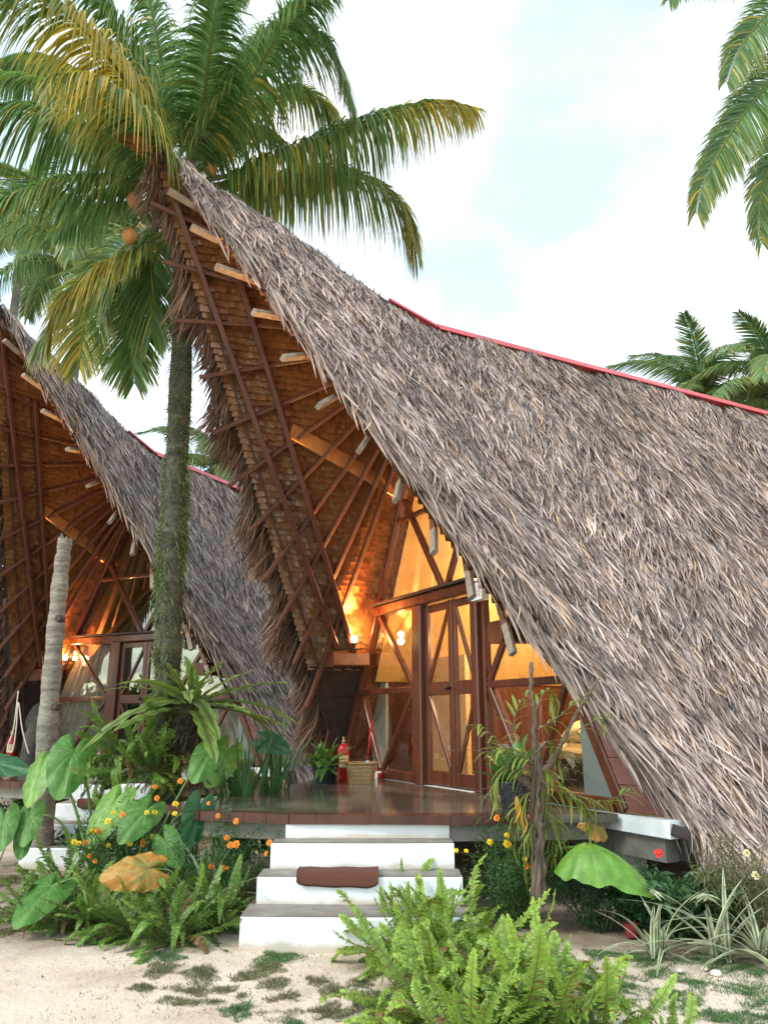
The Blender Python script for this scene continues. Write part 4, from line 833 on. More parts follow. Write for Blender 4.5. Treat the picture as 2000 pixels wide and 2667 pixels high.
# bare grey trunk in front of the far hut
def bare_trunk():
    b = at(118, 2150, 8.6); b[2] = 0; a = empty('palm_stump', b, 0, 'bare pale grey palm trunk leaning before the far hut terrace', 'tree trunk'); o = b
    pts = [b - o + np.array([0, 0, -.1]), at(120, 1950, 8.6) - o, at(140, 1700, 8.6) - o, at(158, 1500, 8.6) - o, at(170, 1405, 8.6) - o]
    m = MB(); trunk(m, pts, .115, .075, (.15, .125, .10), (.27, .24, .20), 110, 20, .007); m.obj('trunk', M['bark'], a, smooth=True)
    m = MB()
    for k in range(7): 
        th = k * .9; p = pts[-1] + np.array([.05 * math.cos(th), .05 * math.sin(th), -.03]); m.tube([p, p + np.array([.02 * math.cos(th), .02 * math.sin(th), .04 + .02 * (k % 3)])], [.03, .008], 6, (.16, .13, .1))
    m.obj('splintered_top', M['bark'], a)
    m = MB()
    for px, py in ((140, 1840), (150, 1610)):
        p = at(px, py, 8.47) - o; m.tube([p + np.array([0, .1, 0]), p], [.05, .03], 10, (.07, .05, .04))
    m.obj('scar', M['bark'], a)
bare_trunk()

# ---------- ferns
def fern_frond(L_=.7, droop=.5, n=34, pl=.07, pw=.020, ca=(.10, .22, .03), cb=(.24, .42, .06), curl=0.):
    x = np.linspace(0, 1, 40); P = np.stack([L_ * (x * .55 + .12 * np.sin(x * 3)), curl * x ** 2, L_ * (x * .95 - droop * x ** 2.2)], -1)
    mb = MB(); mb.tube(P[::4], np.linspace(.004, .0012, 10), 4, (.16, .16, .05), cap=False)
    t = np.linspace(.12, .99, n); Q = np.stack([np.interp(t, x, P[:, k]) for k in range(3)], -1); T = unit(np.gradient(Q, axis=0)); lat = np.cross(T, [0, 0, 1.]); lat = unit(lat + np.array([0, 1e-3, 0])); lat = np.where(lat[:, 1:2] < 0, -lat, lat); nn = unit(np.cross(T, lat))
    env = np.interp(t, [.12, .3, .6, .9, 1], [.55, .95, 1, .5, .15])
    for sg in (-1, 1):
        d = unit(sg * lat + T * .22 + nn * rng.normal(0, .22, (n, 1)) + rng.normal(0, .07, (n, 3))); ln = pl * env * rng.uniform(.85, 1.1, n)
        g = np.clip(.25 + .75 * t, 0, 1)[:, None]; col = (np.array(ca) * (1 - g) + np.array(cb) * g) * rng.uniform(.75, 1.2, (n, 1)); br = rng.random(n) < .03; col[br] = (.25, .15, .05)
        strips(mb, Q, d, T, ln, pw, np.array([0, 0, -.18]) * ln[:, None] + T * .10 * ln[:, None], [(0, .8, .85), (.45, 1, 1), (.8, .75, 1.05), (1, .15, 1.1)], col)
    return mb
def fern_set(ca, cb, pl=.07): return [fern_frond(.74, dr, 54, pl, .0115, ca, cb, cu).mesh('frond', M['foliage']) for dr, cu in ((.25, .0), (.5, .1), (.75, -.12), (.95, .05), (.4, -.15))]
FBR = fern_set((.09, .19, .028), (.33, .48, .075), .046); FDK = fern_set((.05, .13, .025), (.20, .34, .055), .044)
DEAD = fern_frond(.66, 1.0, 40, .040, .012, (.13, .075, .03), (.30, .18, .07), .1).mesh('frond', M['foliage'])
def fern(px, py, y, sc, n, label, group, fr, name='sword_fern', z=0., spread=.95):
    if y is None: c = onz(px, py, z)
    else: c = at(px, py, y)
    c[2] = max(z, 0) if y is None else c[2]
    a = empty(name, c, random.random() * 6, label, 'fern', group)
    for k in range(int(n * 2.3)):
        tilt = random.uniform(-.45, spread * .75) if k % 3 else random.uniform(.3, spread + .25); s_ = sc * random.uniform(.6, 1.12)
        Mx = Matrix.Translation((random.gauss(0, .05) * sc, random.gauss(0, .05) * sc, 0)) @ Matrix.Rotation(k * 2.39996 + random.uniform(-.3, .3), 4, 'Z') @ Matrix.Rotation(tilt, 4, 'Y') @ Matrix.Rotation(random.uniform(-.35, .35), 4, 'X') @ Matrix.Rotation(random.uniform(-.5, .5), 4, 'Z') @ Matrix.Scale(s_, 4)
        inst('frond', DEAD if random.random() < .07 else random.choice(fr), a, Mx)
    return a
gr = 'bright sword ferns right of the white steps'
for px, py, sc, n, lb in ((1085, 2500, 1.0, 34, 'bright sword fern against the right end of the lowest step'), (1180, 2545, 1.08, 36, 'tallest bright sword fern in the clump right of the steps'),
                      (1130, 2640, .95, 30, 'bright sword fern spilling to the bottom edge below the steps'), (1290, 2650, 1.0, 36, 'bright sword fern in the middle of the foreground clump'),
                      (1400, 2740, 1.0, 32, 'bright sword fern at the bottom edge, right of the clump centre'), (1540, 2760, .85, 26, 'rightmost bright sword fern at the bottom edge'),
                      (1040, 2460, .6, 22, 'sword fern overlapping the white step face'), (1110, 2430, .85, 28, 'sword fern at the back of the clump beside the step end'), (1230, 2790, .9, 28, 'sword fern cut off by the bottom edge below the clump'), (1760, 2790, .55, 16, 'small fern tips at the bottom right edge')):
    fern(px, py, None, sc, n, lb, gr, FBR)
gl = 'sword ferns left of the white steps'
for px, py, sc, n, lb in ((560, 2425, 0.83, 26, 'sword fern nearest the steps in the left bed'), (455, 2455, 0.85, 28, 'sword fern below the yellowing leaf, second from the steps'),
                      (345, 2430, 0.90, 28, 'sword fern under the orange yellow leaf'), (235, 2410, 0.83, 26, 'sword fern between the drooping green leaf and the orange leaf'),
                      (110, 2400, 0.83, 24, 'sword fern below the big drooping green leaf at far left'), (165, 2320, 0.92, 24, 'sword fern behind the drooping leaf at far left'), (505, 2360, 0.80, 20, 'upright pale sword fern behind the left ferns'), (300, 2330, 0.80, 22, 'darker sword fern beneath the cosmos')):
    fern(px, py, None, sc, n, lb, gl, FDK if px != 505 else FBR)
gt = 'ferns growing on the mossy palm trunk'
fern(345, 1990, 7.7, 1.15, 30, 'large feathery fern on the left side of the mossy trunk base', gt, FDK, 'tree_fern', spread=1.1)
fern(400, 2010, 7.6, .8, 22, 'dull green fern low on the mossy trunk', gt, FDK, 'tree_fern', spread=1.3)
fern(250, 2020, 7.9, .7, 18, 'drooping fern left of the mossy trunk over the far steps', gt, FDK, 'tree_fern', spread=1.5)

# ---------- strap leaves (bird nest fern, irises, spider plants, dracaena)
def strap(L_=.8, W_=.09, droop=.35, wave=.0, fold=.25, ca=(.10, .22, .03), cb=(.16, .30, .05), mid=(.06, .09, .02), edge=None, n=22, tip=.25, base=.35):
    t = np.linspace(0, 1, n); x = L_ * t * (1 - .25 * droop * t); z = L_ * (.05 * t - droop * t ** 2.2) ; mb = MB()
    w = W_ * np.minimum(1, base + t * 3.2) * np.clip((1 - t) / tip, 0, 1) ** .6; cols = (-1, -.5, -.12, 0, .12, .5, 1); V = []; C = []
    for i in range(n):
        g = t[i]
        for q in cols:
            ww = w[i] / 2 * (1 + wave * .5 * math.sin(t[i] * 34 + q * 2) * abs(q)); V.append((x[i], q * ww, z[i] + abs(q) * ww * fold + wave * .10 * W_ * math.sin(t[i] * 38 + q * 3) * abs(q) * 2))
            c = np.array(ca) * (1 - g) + np.array(cb) * g
            if abs(q) < .13: c = np.array(mid)
            if edge is not None and abs(q) > .45: c = np.array(edge)
            C.append(c * random.uniform(.92, 1.08))
    k = len(cols); i, j = np.meshgrid(np.arange(k - 1), np.arange(n - 1)); b = (j * k + i).ravel(); mb.add(V, np.stack([b, b + 1, b + k + 1, b + k], -1), np.array(C)); return mb
def rosette(name, c, meshes, n, label, cat, group=None, elev=(80, 10), sc=(.8, 1.1), leaf='leaf', rz=0, jit=.25, spread=.03, parent=None):
    a = empty(name, c, rz, label, cat, group) if parent is None else parent
    off = Vector((0, 0, 0)) if parent is None else Vector([float(q) for q in c])
    for k in range(n):
        el = R(elev[0] + (elev[1] - elev[0]) * (k / max(1, n - 1)) + random.uniform(-9, 9)); az = k * 2.39996 + random.uniform(-jit, jit); s_ = random.uniform(*sc)
        Mx = Matrix.Translation(off + Vector((random.gauss(0, spread), random.gauss(0, spread), 0))) @ Matrix.Rotation(az, 4, 'Z') @ Matrix.Rotation(-el, 4, 'Y') @ Matrix.Rotation(random.uniform(-.3, .3), 4, 'X') @ Matrix.Scale(s_, 4)
        inst(leaf, random.choice(meshes), a, Mx)
    return a
NEST = [strap(.85, .105, d, .35, .2, (.09, .165, .03), (.19, .28, .05), (.09, .11, .03)).mesh('leaf', M['foliage']) for d in (.15, .35, .6)]
rosette('birds_nest_fern', at(500, 1840, 7.75), NEST, 24, "bird's nest fern with long wavy leaves on the mossy trunk", 'fern', elev=(34, -14), sc=(.95, 1.35))
nest_ = bpy.data.objects['birds_nest_fern']; rosette('', (0, 0, 0), NEST, 9, '', '', elev=(80, 45), sc=(.55, .85), parent=nest_)
n = 1500; m = MB(); q = rng.normal(0, 1, (n, 3)); q = unit(q) * rng.random((n, 1)) ** .5 * np.array([.17, .17, .20]) + at(500, 1860, 7.75) - np.array([0, 0, .12]); d = unit(rng.normal(0, .6, (n, 3)) + np.array([0, 0, -1]))
strips(m, q, d, unit(np.cross(d, rng.normal(0, 1, (n, 3)))), rng.uniform(.06, .2, n), .012, rng.normal(0, .02, (n, 3)), [(0, 1, 1), (.5, .8, 1), (1, .1, 1)], green(n, (.04, .03, .02), (.12, .09, .055))); m.obj('dead_leaf_skirt', M['thatch'], kind='stuff')
m = MB(); m.lathe([(0, -.24), (.07, -.20), (.12, -.05), (.08, .03), (0, .04)], 16, at(500, 1840, 7.75)); m.obj('root_ball', M['soil'], label="dark root ball clinging to the trunk under the bird's nest fern", cat='root ball')
IRIS = [strap(1.0, .042, d, 0, .35, (.05, .15, .05), (.10, .24, .08), (.05, .13, .05), tip=.5, base=.8).mesh('leaf', M['foliage']) for d in (.02, .10, .25)]
for px, py, y, n, lb in ((620, 2125, 8.2, 34, 'clump of upright strap leaves behind the terrace corner, nearest the trunk'), (700, 2100, 8.7, 34, 'clump of upright strap leaves behind the terrace, nearer the black pot')):
    rosette('iris_clump', (*at(px, py, y)[:2], .1), IRIS, n, lb, 'plant', 'upright strap leaved clumps behind the terrace', elev=(88, 62), sc=(.95, 1.45), spread=.10)
SPID = [strap(.5, .030, d, 0, .3, (.10, .16, .06), (.12, .19, .07), (.08, .14, .05), edge=(.50, .52, .34), tip=.6, base=.7).mesh('leaf', M['foliage']) for d in (.25, .5, .8)]
for px, py, n, sc, lb in ((1560, 2470, 0, 1, ''), (1715, 2490, 20, 1.0, 'striped spider plant nearest the red pot'), (1880, 2500, 22, 1.2, 'striped spider plant in the middle of the right bed'), (1990, 2500, 24, 1.25, 'striped spider plant at the right edge')):
    if n: rosette('spider_plant', onz(px, py, 0), SPID, n, lb, 'plant', 'white striped spider plants in the right bed', elev=(78, 12), sc=(sc * .8, sc * 1.15))
rosette('striped_plant', onz(545, 2400, 0), SPID, 16, 'striped strap plant among the left ferns beside the steps', 'plant', elev=(80, 30), sc=(1.0, 1.3))

# ---------- potted plants
BROAD = [strap(.30, .075, d, 0, .2, (.06, .17, .03), (.12, .28, .05), (.14, .24, .07), tip=.55, base=.3).mesh('leaf', M['foliage']) for d in (.15, .4, .7)]
def pot(loc, r, h, mt, name, label, group=None):
    a = empty(name, loc, 0, label, 'plant pot', group); m = MB(); m.lathe([(0, 0), (r * .78, 0), (r, h * .93), (r * 1.06, h * .93), (r * 1.06, h), (r * .95, h), (r * .93, h * .85)], 28); m.obj('pot_wall', M[mt], a, smooth=False)
    m = MB(); m.lathe([(0, h * .86), (r * .93, h * .86)], 20); m.obj('potting_soil', M['soil'], a); return a
pot((-.70, 9.6, DZ), .155, .20, 'black', 'plant_pot', 'black plastic pot with a leafy plant, left of the fire extinguisher', 'black plastic plant pots')
rosette('potted_plant', (-.70, 9.6, DZ + .18), BROAD, 46, 'leafy green plant growing in the black pot on the near terrace', 'plant', elev=(85, -5), sc=(.75, 1.35), spread=.05)
pr = hw(2.0, -.55, 0); pot((pr[0], pr[1], DZ), .14, .22, 'black', 'plant_pot', 'black pot on the right end of the near terrace, behind the driftwood', 'black plastic plant pots')
BIG = [strap(.40, .12, d, 0, .2, (.03, .12, .025), (.06, .20, .04), (.10, .22, .06), tip=.6, base=.25).mesh('leaf', M['foliage']) for d in (.2, .5)]
rosette('potted_plant', (pr[0], pr[1], DZ + .18), BIG, 20, 'dark broad leaved plant in the pot behind the driftwood', 'plant', elev=(85, 10), sc=(.8, 1.2))

# ---------- elephant ears
def ear_leaf(size=.5, cup=.12, ca=(.055, .17, .025), vein=(.22, .38, .10), yellow=0., ruffle=.03):
    """heart-shaped blade lying in xy, tip along +x, petiole joins at origin"""
    nth, nr = 64, 9; V = []; C = []
    for i in range(nth):
        th = -math.pi + 2 * math.pi * i / (nth - 1); a = abs(th)
        r = (.56 * (1 + .95 * math.exp(-(a / .62) ** 1.5)) + .02 * math.exp(-((a - 2.45) / .35) ** 2)) * (1 - .78 * max(0, (a - 2.65) / .49) ** 1.3 if a > 2.65 else 1)
        for k in range(nr):
            q = k / (nr - 1); rr = r * q * size; x, y = rr * math.cos(th), rr * math.sin(th) * .84
            vein_k = abs(((a / math.pi * 5.0 + .25 * q + .5) % 1) - .5) * 2; v_ = max(0, 1 - vein_k * 6.0 * max(q, .25)) if a > .06 else 1
            z = -cup * size * (q ** 2) + ruffle * size * (.6 * math.sin(th * 7 + 1) + .4 * math.sin(th * 13)) * q ** 3 - .008 * size * v_ + .03 * size * (1 - math.exp(-(y / size / .08) ** 2)) - .25 * cup * size * max(0, x / size) ** 2
            V.append((x, y, z)); base = np.array(ca) * (1 + .10 * math.sin(x / size * 7) * math.sin(y / size * 9))
            if yellow: e = min(1, yellow * (0.35 + .9 * q) * (1 + .4 * math.sin(th * 3 + 1) + .3 * math.sin(q * 9 + th * 7))); base = base * (1 - e) + np.array((.55, .26, .05)) * e
            C.append(base * (1 - .30 * v_) + np.array(vein) * .30 * v_)
    mb = MB(); k, i = np.meshgrid(np.arange(nr - 1), np.arange(nth - 1)); b = (i * nr + k).ravel(); mb.add(V, np.stack([b, b + 1, b + nr + 1, b + nr], -1), np.array(C)); return mb
EAR = {k: ear_leaf(**v).mesh('leaf', M['foliage']) for k, v in dict(green=dict(ca=(.075, .21, .03)), light=dict(ca=(.16, .32, .05), vein=(.36, .5, .16)), blue=dict(ca=(.035, .13, .05), vein=(.12, .25, .1), cup=.05), yellow=dict(yellow=.95, vein=(.5, .42, .15), ruffle=.07, cup=.2), droop=dict(cup=.5, ca=(.15, .33, .04), vein=(.32, .5, .14), ruffle=.05)).items()}
def ears(loc, leaves, label, group, cat='elephant ear', name='elephant_ear'):
    """leaves: (px,py,dist, tip px,py,dist, size, kind, roll)"""
    a = empty(name, loc, 0, label, cat, group); o = np.array(loc, float)
    for (cx, cy, d, tx, ty, td, size, kind, nrm) in leaves:
        c = at(cx, cy, d); t = unit(at(tx, ty, td) - c); n_ = np.array(nrm, float); n_ = unit(n_ - t * (n_ @ t)); s_ = np.cross(n_, t); k = size / .5
        Mx = Matrix(((t[0] * k, s_[0] * k, n_[0] * k, c[0] - o[0]), (t[1] * k, s_[1] * k, n_[1] * k, c[1] - o[1]), (t[2] * k, s_[2] * k, n_[2] * k, c[2] - o[2]), (0, 0, 0, 1)))
        lf = inst('leaf', EAR[kind], a, Mx)
        if kind == 'yellow': lf['label'] = 'yellowing leaf'
        m = MB(); e = c - o - n_ * .004; midp = (e * .55 + np.array([0, 0, .12])) if e[2] > .3 else e * .5 + np.array([0, 0, .12]); midp = midp - t * .10
        m.tube(curve([(0, 0, -.03), midp, e - t * .0], 16), np.linspace(.022, .009, 16) * (size / .5), 8, (.16, .30, .06)); m.obj('petiole', M['foliage'], a, smooth=True)
    return a
ge = 'large elephant ear plants'
up = (.0, -.9, .45)
b = onz(245, 2235, 0)
ears((*at(260, 2230, 7.4)[:2], 0), [(262, 1945, 7.3, 100, 2030, 7.1, .0001, 'light', up)][:0] + [(265, 2000, 7.3, 340, 2190, 7.2, .001, 'green', up)][:0] +
     [(108, 1990, 7.6, 60, 2110, 7.3, 0.396, 'light', (-.4, -.8, .35)), (190, 1960, 7.5, 150, 2080, 7.2, 0.430, 'green', (.3, -.85, .4)), (75, 2120, 7.7, 60, 2190, 7.5, 0.310, 'green', (-.2, -.8, .5))],
     'elephant ear at far left before the bare grey trunk, broad lit leaves', ge)
ears((*at(330, 2330, 6.9)[:2], 0), [(295, 2090, 6.9, 225, 2200, 6.7, 0.361, 'light', (-.3, -.8, .5)), (380, 2110, 6.8, 320, 2180, 6.6, 0.310, 'green', (.1, -.75, .6)), (520, 2110, 6.8, 490, 2210, 6.75, 0.292, 'blue', (.6, -.75, .2)),
     (430, 2190, 6.7, 470, 2260, 6.6, 0.241, 'green', (-.1, -.9, .35)), (545, 1960, 7.3, 500, 2040, 7.1, 0.292, 'green', (.1, -.9, .3))],
     'elephant ear among the orange cosmos, several pointed leaves', ge)
ears((*at(450, 2420, 6.0)[:2], 0), [(385, 2262, 5.85, 290, 2275, 5.75, 0.292, 'yellow', (.1, -.8, .55))], 'elephant ear with one large orange yellow dying leaf in the left bed', ge)
ears((*at(240, 2400, 6.0)[:2], 0), [(130, 2310, 6.1, 45, 2400, 5.8, 0.344, 'green', (-.1, -.75, .6))], 'elephant ear with one low drooping green leaf at far left', ge)
ears((*at(-20, 2250, 7.6)[:2], 0), [(10, 2130, 7.6, 0, 2220, 7.4, 0.292, 'green', (-.1, -.8, .5)), (-10, 1990, 7.8, 70, 2010, 7.7, 0.344, 'blue', (0, -.5, .8)), (60, 2180, 7.6, 50, 2240, 7.5, 0.189, 'green', (0, -.8, .5))], 'elephant ear cut by the left edge of the view', ge)
ears((*at(640, 2120, 8.3)[:2], .1), [(590, 1960, 8.0, 545, 2040, 7.8, 0.361, 'light', (.3, -.85, .3)), (690, 1930, 8.6, 760, 1960, 8.5, 0.292, 'blue', (.2, -.8, .5))], 'elephant ear behind the strap leaves left of the terrace', ge)
# big drooping one, right of the steps
ra = onz(1350, 2385, 0)
ears((ra[0], ra[1], 0), [(1530, 2200, 5.9, 1690, 2225, 5.72, .43, 'droop', (.04, -.14, 1.0)), (1545, 2158, 6.25, 1590, 2150, 6.45, .22, 'yellow', (.2, -.6, .8))],
     'elephant ear right of the steps with a big drooping green leaf', ge)
m = MB(); q0 = ra; m.tube(curve([q0, at(1440, 2310, 6.3), at(1475, 2280, 6.25)], 10), [.024] * 5 + [.018] * 5, 8, (.30, .34, .06)); m.tube(curve([q0 + np.array([-.08, 0, 0]), at(1325, 2300, 6.35)], 8), np.linspace(.03, .02, 8), 8, (.14, .30, .05))
o_ = m.obj('cut_leaf_stalks', M['foliage'], smooth=True, label='cut fleshy leaf stalks at the foot of the drooping elephant ear', cat='plant')

# ---------- cosmos bushes
def flower_mesh(col, cen=(.55, .25, .02), np_=6, r=.025):
    mb = MB(); n = np_
    for lay, (rr, tl) in enumerate(((r, .25), (r * .7, .7))):
        th = np.arange(n) / n * 2 * np.pi + lay * .4; d = unit(np.stack([np.cos(th), np.sin(th), np.full(n, tl)], -1)); side = np.stack([-np.sin(th), np.cos(th), 0 * th], -1)
        strips(mb, np.zeros((n, 3)), unit(d + rng.normal(0, .12, (n, 3))), side, rr, rr * .72, np.array([[0, 0, -rr * .2]] * n), [(0, .35, .8), (.5, .95, 1), (.85, 1.0, 1), (1, .6, 1.05)], np.tile(np.array(col), (n, 1)) * rng.uniform(.85, 1.1, (n, 1)))
    mb.lathe([(0, .012), (.006, .010), (.007, .004)], 8, (0, 0, 0), cen); return mb.mesh('flower', M['petal'])
FLO = flower_mesh((.95, .28, .01)); FLY = flower_mesh((.95, .68, .02)); FLR = flower_mesh((.75, .015, .015), r=.032); FLW = flower_mesh((.8, .76, .5), r=.022)
def bush(name, cx, cy, rx, ry, h, label, flowers, n=3600, ca=(.03, .085, .02), cb=(.08, .17, .04), group=None, z0=0., leafw=.006, leafl=.05, stems=26):
    base = np.array([cx, cy, z0]); a = empty(name, base, 0, label, 'shrub', group); m = MB(); tips = []
    for k in range(stems):
        th, q = random.random() * 6.283, math.sqrt(random.random()); t = np.array([rx * q * math.cos(th), ry * q * math.sin(th), h * random.uniform(.55, 1.0) * (1 - .35 * q * q)]); b_ = t * np.array([.25, .25, 0])
        c = curve([b_, (b_ + t) / 2 + np.array([random.gauss(0, .04), random.gauss(0, .04), .05]), t], 9); m.tube(c, np.linspace(.006, .002, 9), 4, (.07, .12, .03), cap=False); tips.append(c)
    P = []; 
    for c in tips: u = rng.random(n // stems) ** .7 * 8; i = u.astype(int).clip(0, 7); P.append(c[i] + (c[i + 1] - c[i]) * (u - i)[:, None])
    P = np.concatenate(P); N_ = len(P); P = P + rng.normal(0, .035, (N_, 3)); d = unit(rng.normal(0, 1, (N_, 3)) + np.array([0, 0, .35])); ln = rng.uniform(.5, 1.3, N_) * leafl
    strips(m, P, d, unit(np.cross(d, rng.normal(0, 1, (N_, 3)))), ln, leafw * rng.uniform(.7, 1.4, N_), np.array([0, 0, -.25]) * ln[:, None], [(0, .5, .9), (.4, 1, 1), (1, .1, 1.15)], green(N_, ca, cb)); m.obj('foliage', M['foliage'], a, kind='stuff')
    for (px, py, d_, me, s_) in flowers:
        c = at(px, py, d_); f = np.array([0 - c[0], 0 - c[1], .8 + (EYE - c[2])]); f = f + rng.normal(0, 1.6, 3); f[2] = abs(f[2]) + 1.2; qt = Vector(unit(f)).to_track_quat('Z', 'Y').to_matrix().to_4x4()
        p = c - base; inst('flower', me, a, Matrix.Translation(Vector([float(q) for q in p])) @ qt @ Matrix.Scale(s_ * random.uniform(.75, 1.2), 4))
        s0 = tips[int(np.argmin([np.linalg.norm(c_[6] - p) for c_ in tips]))][6]; mm = MB(); mm.tube(curve([s0, (s0 + p) / 2 + np.array([0, 0, -.02]), p - unit(f) * .002], 7), .0018, 4, (.07, .13, .03), cap=False); mm.obj('flower_stalk', M['foliage'], a)
    return a
O, Y_ = FLO, FLY
flL = [(403,2050,O,1),(470,2035,O,1),(409,2080,O,1.05),(457,2095,Y_,1.1),(382,2117,Y_,1),(403,2117,Y_,1.1),(455,2120,Y_,1),(320,2123,O,.9),(295,2118,Y_,.8),(281,2140,Y_,1.1),(241,2167,Y_,1.1),(258,2166,O,1),(193,2194,Y_,1),(205,2197,Y_,.9),(222,2196,O,1),
       (338,2199,Y_,.9),(372,2192,O,1),(373,2200,O,.9),(398,2180,Y_,.9),(282,2203,Y_,.7),(568,2126,O,1),(615,2140,O,1.1),(591,2183,O,.9),(600,2202,O,1),(615,2200,O,1.1),(702,2196,O,1),(693,2224,O,.8),(550,2258,O,.9),(580,2262,O,.9),(592,2262,O,.7),(233,2230,O,.8),(248,2244,O,.7),(543,2093,O,.7),(490,2110,Y_,.7)]
near = lambda px: 6.9 if px < 500 else 6.7
bA = at(330, 2300, 7.0); bush('cosmos_bush', bA[0], 7.0, .62, .45, .95, 'cosmos bush with yellow and orange flowers before the far steps', [(x, y, 6.75, f, s) for x, y, f, s in flL if x < 500], 5200, group='orange and yellow cosmos bushes', stems=34)
bB = at(590, 2300, 6.6); bush('cosmos_bush', bB[0], 6.55, .48, .35, .82, 'cosmos bush with orange flowers against the left side of the steps', [(x, y, 6.35, f, s) for x, y, f, s in flL if x >= 500], 4200, group='orange and yellow cosmos bushes', stems=30)
flR = [(1294,2131,O,1.1),(1384,2125,O,.9),(1276,2194,Y_,1.05),(1320,2176,Y_,.9),(1321,2199,Y_,1.1),(1188,2216,Y_,.8),(1214,2217,Y_,.8),(1366,2238,Y_,.7),(1374,2257,O,1.1),(1386,2320,Y_,.9),(1657,2284,Y_,.7),(1481,2272,O,1.1)]
bush('cosmos_bush', .93, 6.15, .42, .30, .80, 'cosmos bush with yellow flowers right of the steps', [(x, y, 6.0, f, s) for x, y, f, s in flR], 4200, group='orange and yellow cosmos bushes', stems=30)
bush('cosmos_bush', 1.55, 6.1, .38, .28, .58, 'flowerless feathery bush under the drooping leaf before the white pier', [], 3800, (.02, .06, .025), (.05, .11, .05), group='orange and yellow cosmos bushes', stems=26)
ev = at(1925, 2270, 5.75); bush('airy_shrub', ev[0], 5.75, .36, .3, .74, 'airy dry brownish shrub under the right corner of the near eave', [(1600, 2150, 6.0, FLW, .9)][:0] + [(1945, 2222, 5.6, FLW, 1.1), (1968, 2281, 5.6, FLW, 1.1)], 3000, (.10, .10, .04), (.24, .21, .09), leafl=.06, stems=30)
bush('leafy_bush', *onz(1670, 2420, 0)[:2], .34, .24, .40, 'dark leafy bush behind the red pot in the right bed', [(1715, 2223, 5.9, FLR, 1.1)], 1300, (.03, .10, .035), (.08, .20, .06), leafw=.030, leafl=.075, stems=22)
bush('leafy_bush', *onz(1800, 2440, 0)[:2], .50, .30, .50, 'dark leafy bush between the spider plants under the eave', [], 1500, (.03, .09, .03), (.07, .16, .05), leafw=.026, leafl=.08, stems=22)
bush('leafy_bush', *onz(330, 2250, 0)[:2], .9, .35, .42, 'low dark undergrowth at the foot of the mossy palm', [], 2600, (.025, .07, .02), (.06, .13, .035), leafw=.022, leafl=.08, stems=30)
bush('leafy_bush', *onz(120, 2150, 0)[:2], .9, .4, .6, 'low undergrowth beneath the far terrace at left', [], 2400, (.03, .09, .02), (.07, .16, .04), leafw=.02, leafl=.08, stems=30)
bush('leafy_bush', -1.55, 9.1, .30, .25, 1.05, 'yellow green leafy plant between the strap leaves and the black pot', [], 900, (.14, .20, .03), (.28, .34, .06), leafw=.022, leafl=.09, stems=16)
rp_ = onz(1645, 2440, 0); M['redpot'] = mat('dull_red_plastic', (.22, .02, .03), .5); pot((rp_[0], rp_[1], 0), .05, .085, 'redpot', 'plant_pot', 'small red pot half hidden by dark leaves in the right bed')
# variegated palm-like sprig
SPR = [fern_frond(.5, .6, 12, .16, .014, (.20, .28, .12), (.45, .52, .32)).mesh('frond', M['foliage'])]
a = empty('striped_palm_sprig', onz(1790, 2440, 0), 0, 'pale striped palm-like sprig arching over the dark bush in the right bed', 'plant')
for k in range(5): inst('frond', SPR[0], a, Matrix.Translation((0, 0, .18)) @ Matrix.Rotation(2.6 + k * 1.1, 4, 'Z') @ Matrix.Rotation(.2, 4, 'Y') @ Matrix.Scale(1.1, 4))

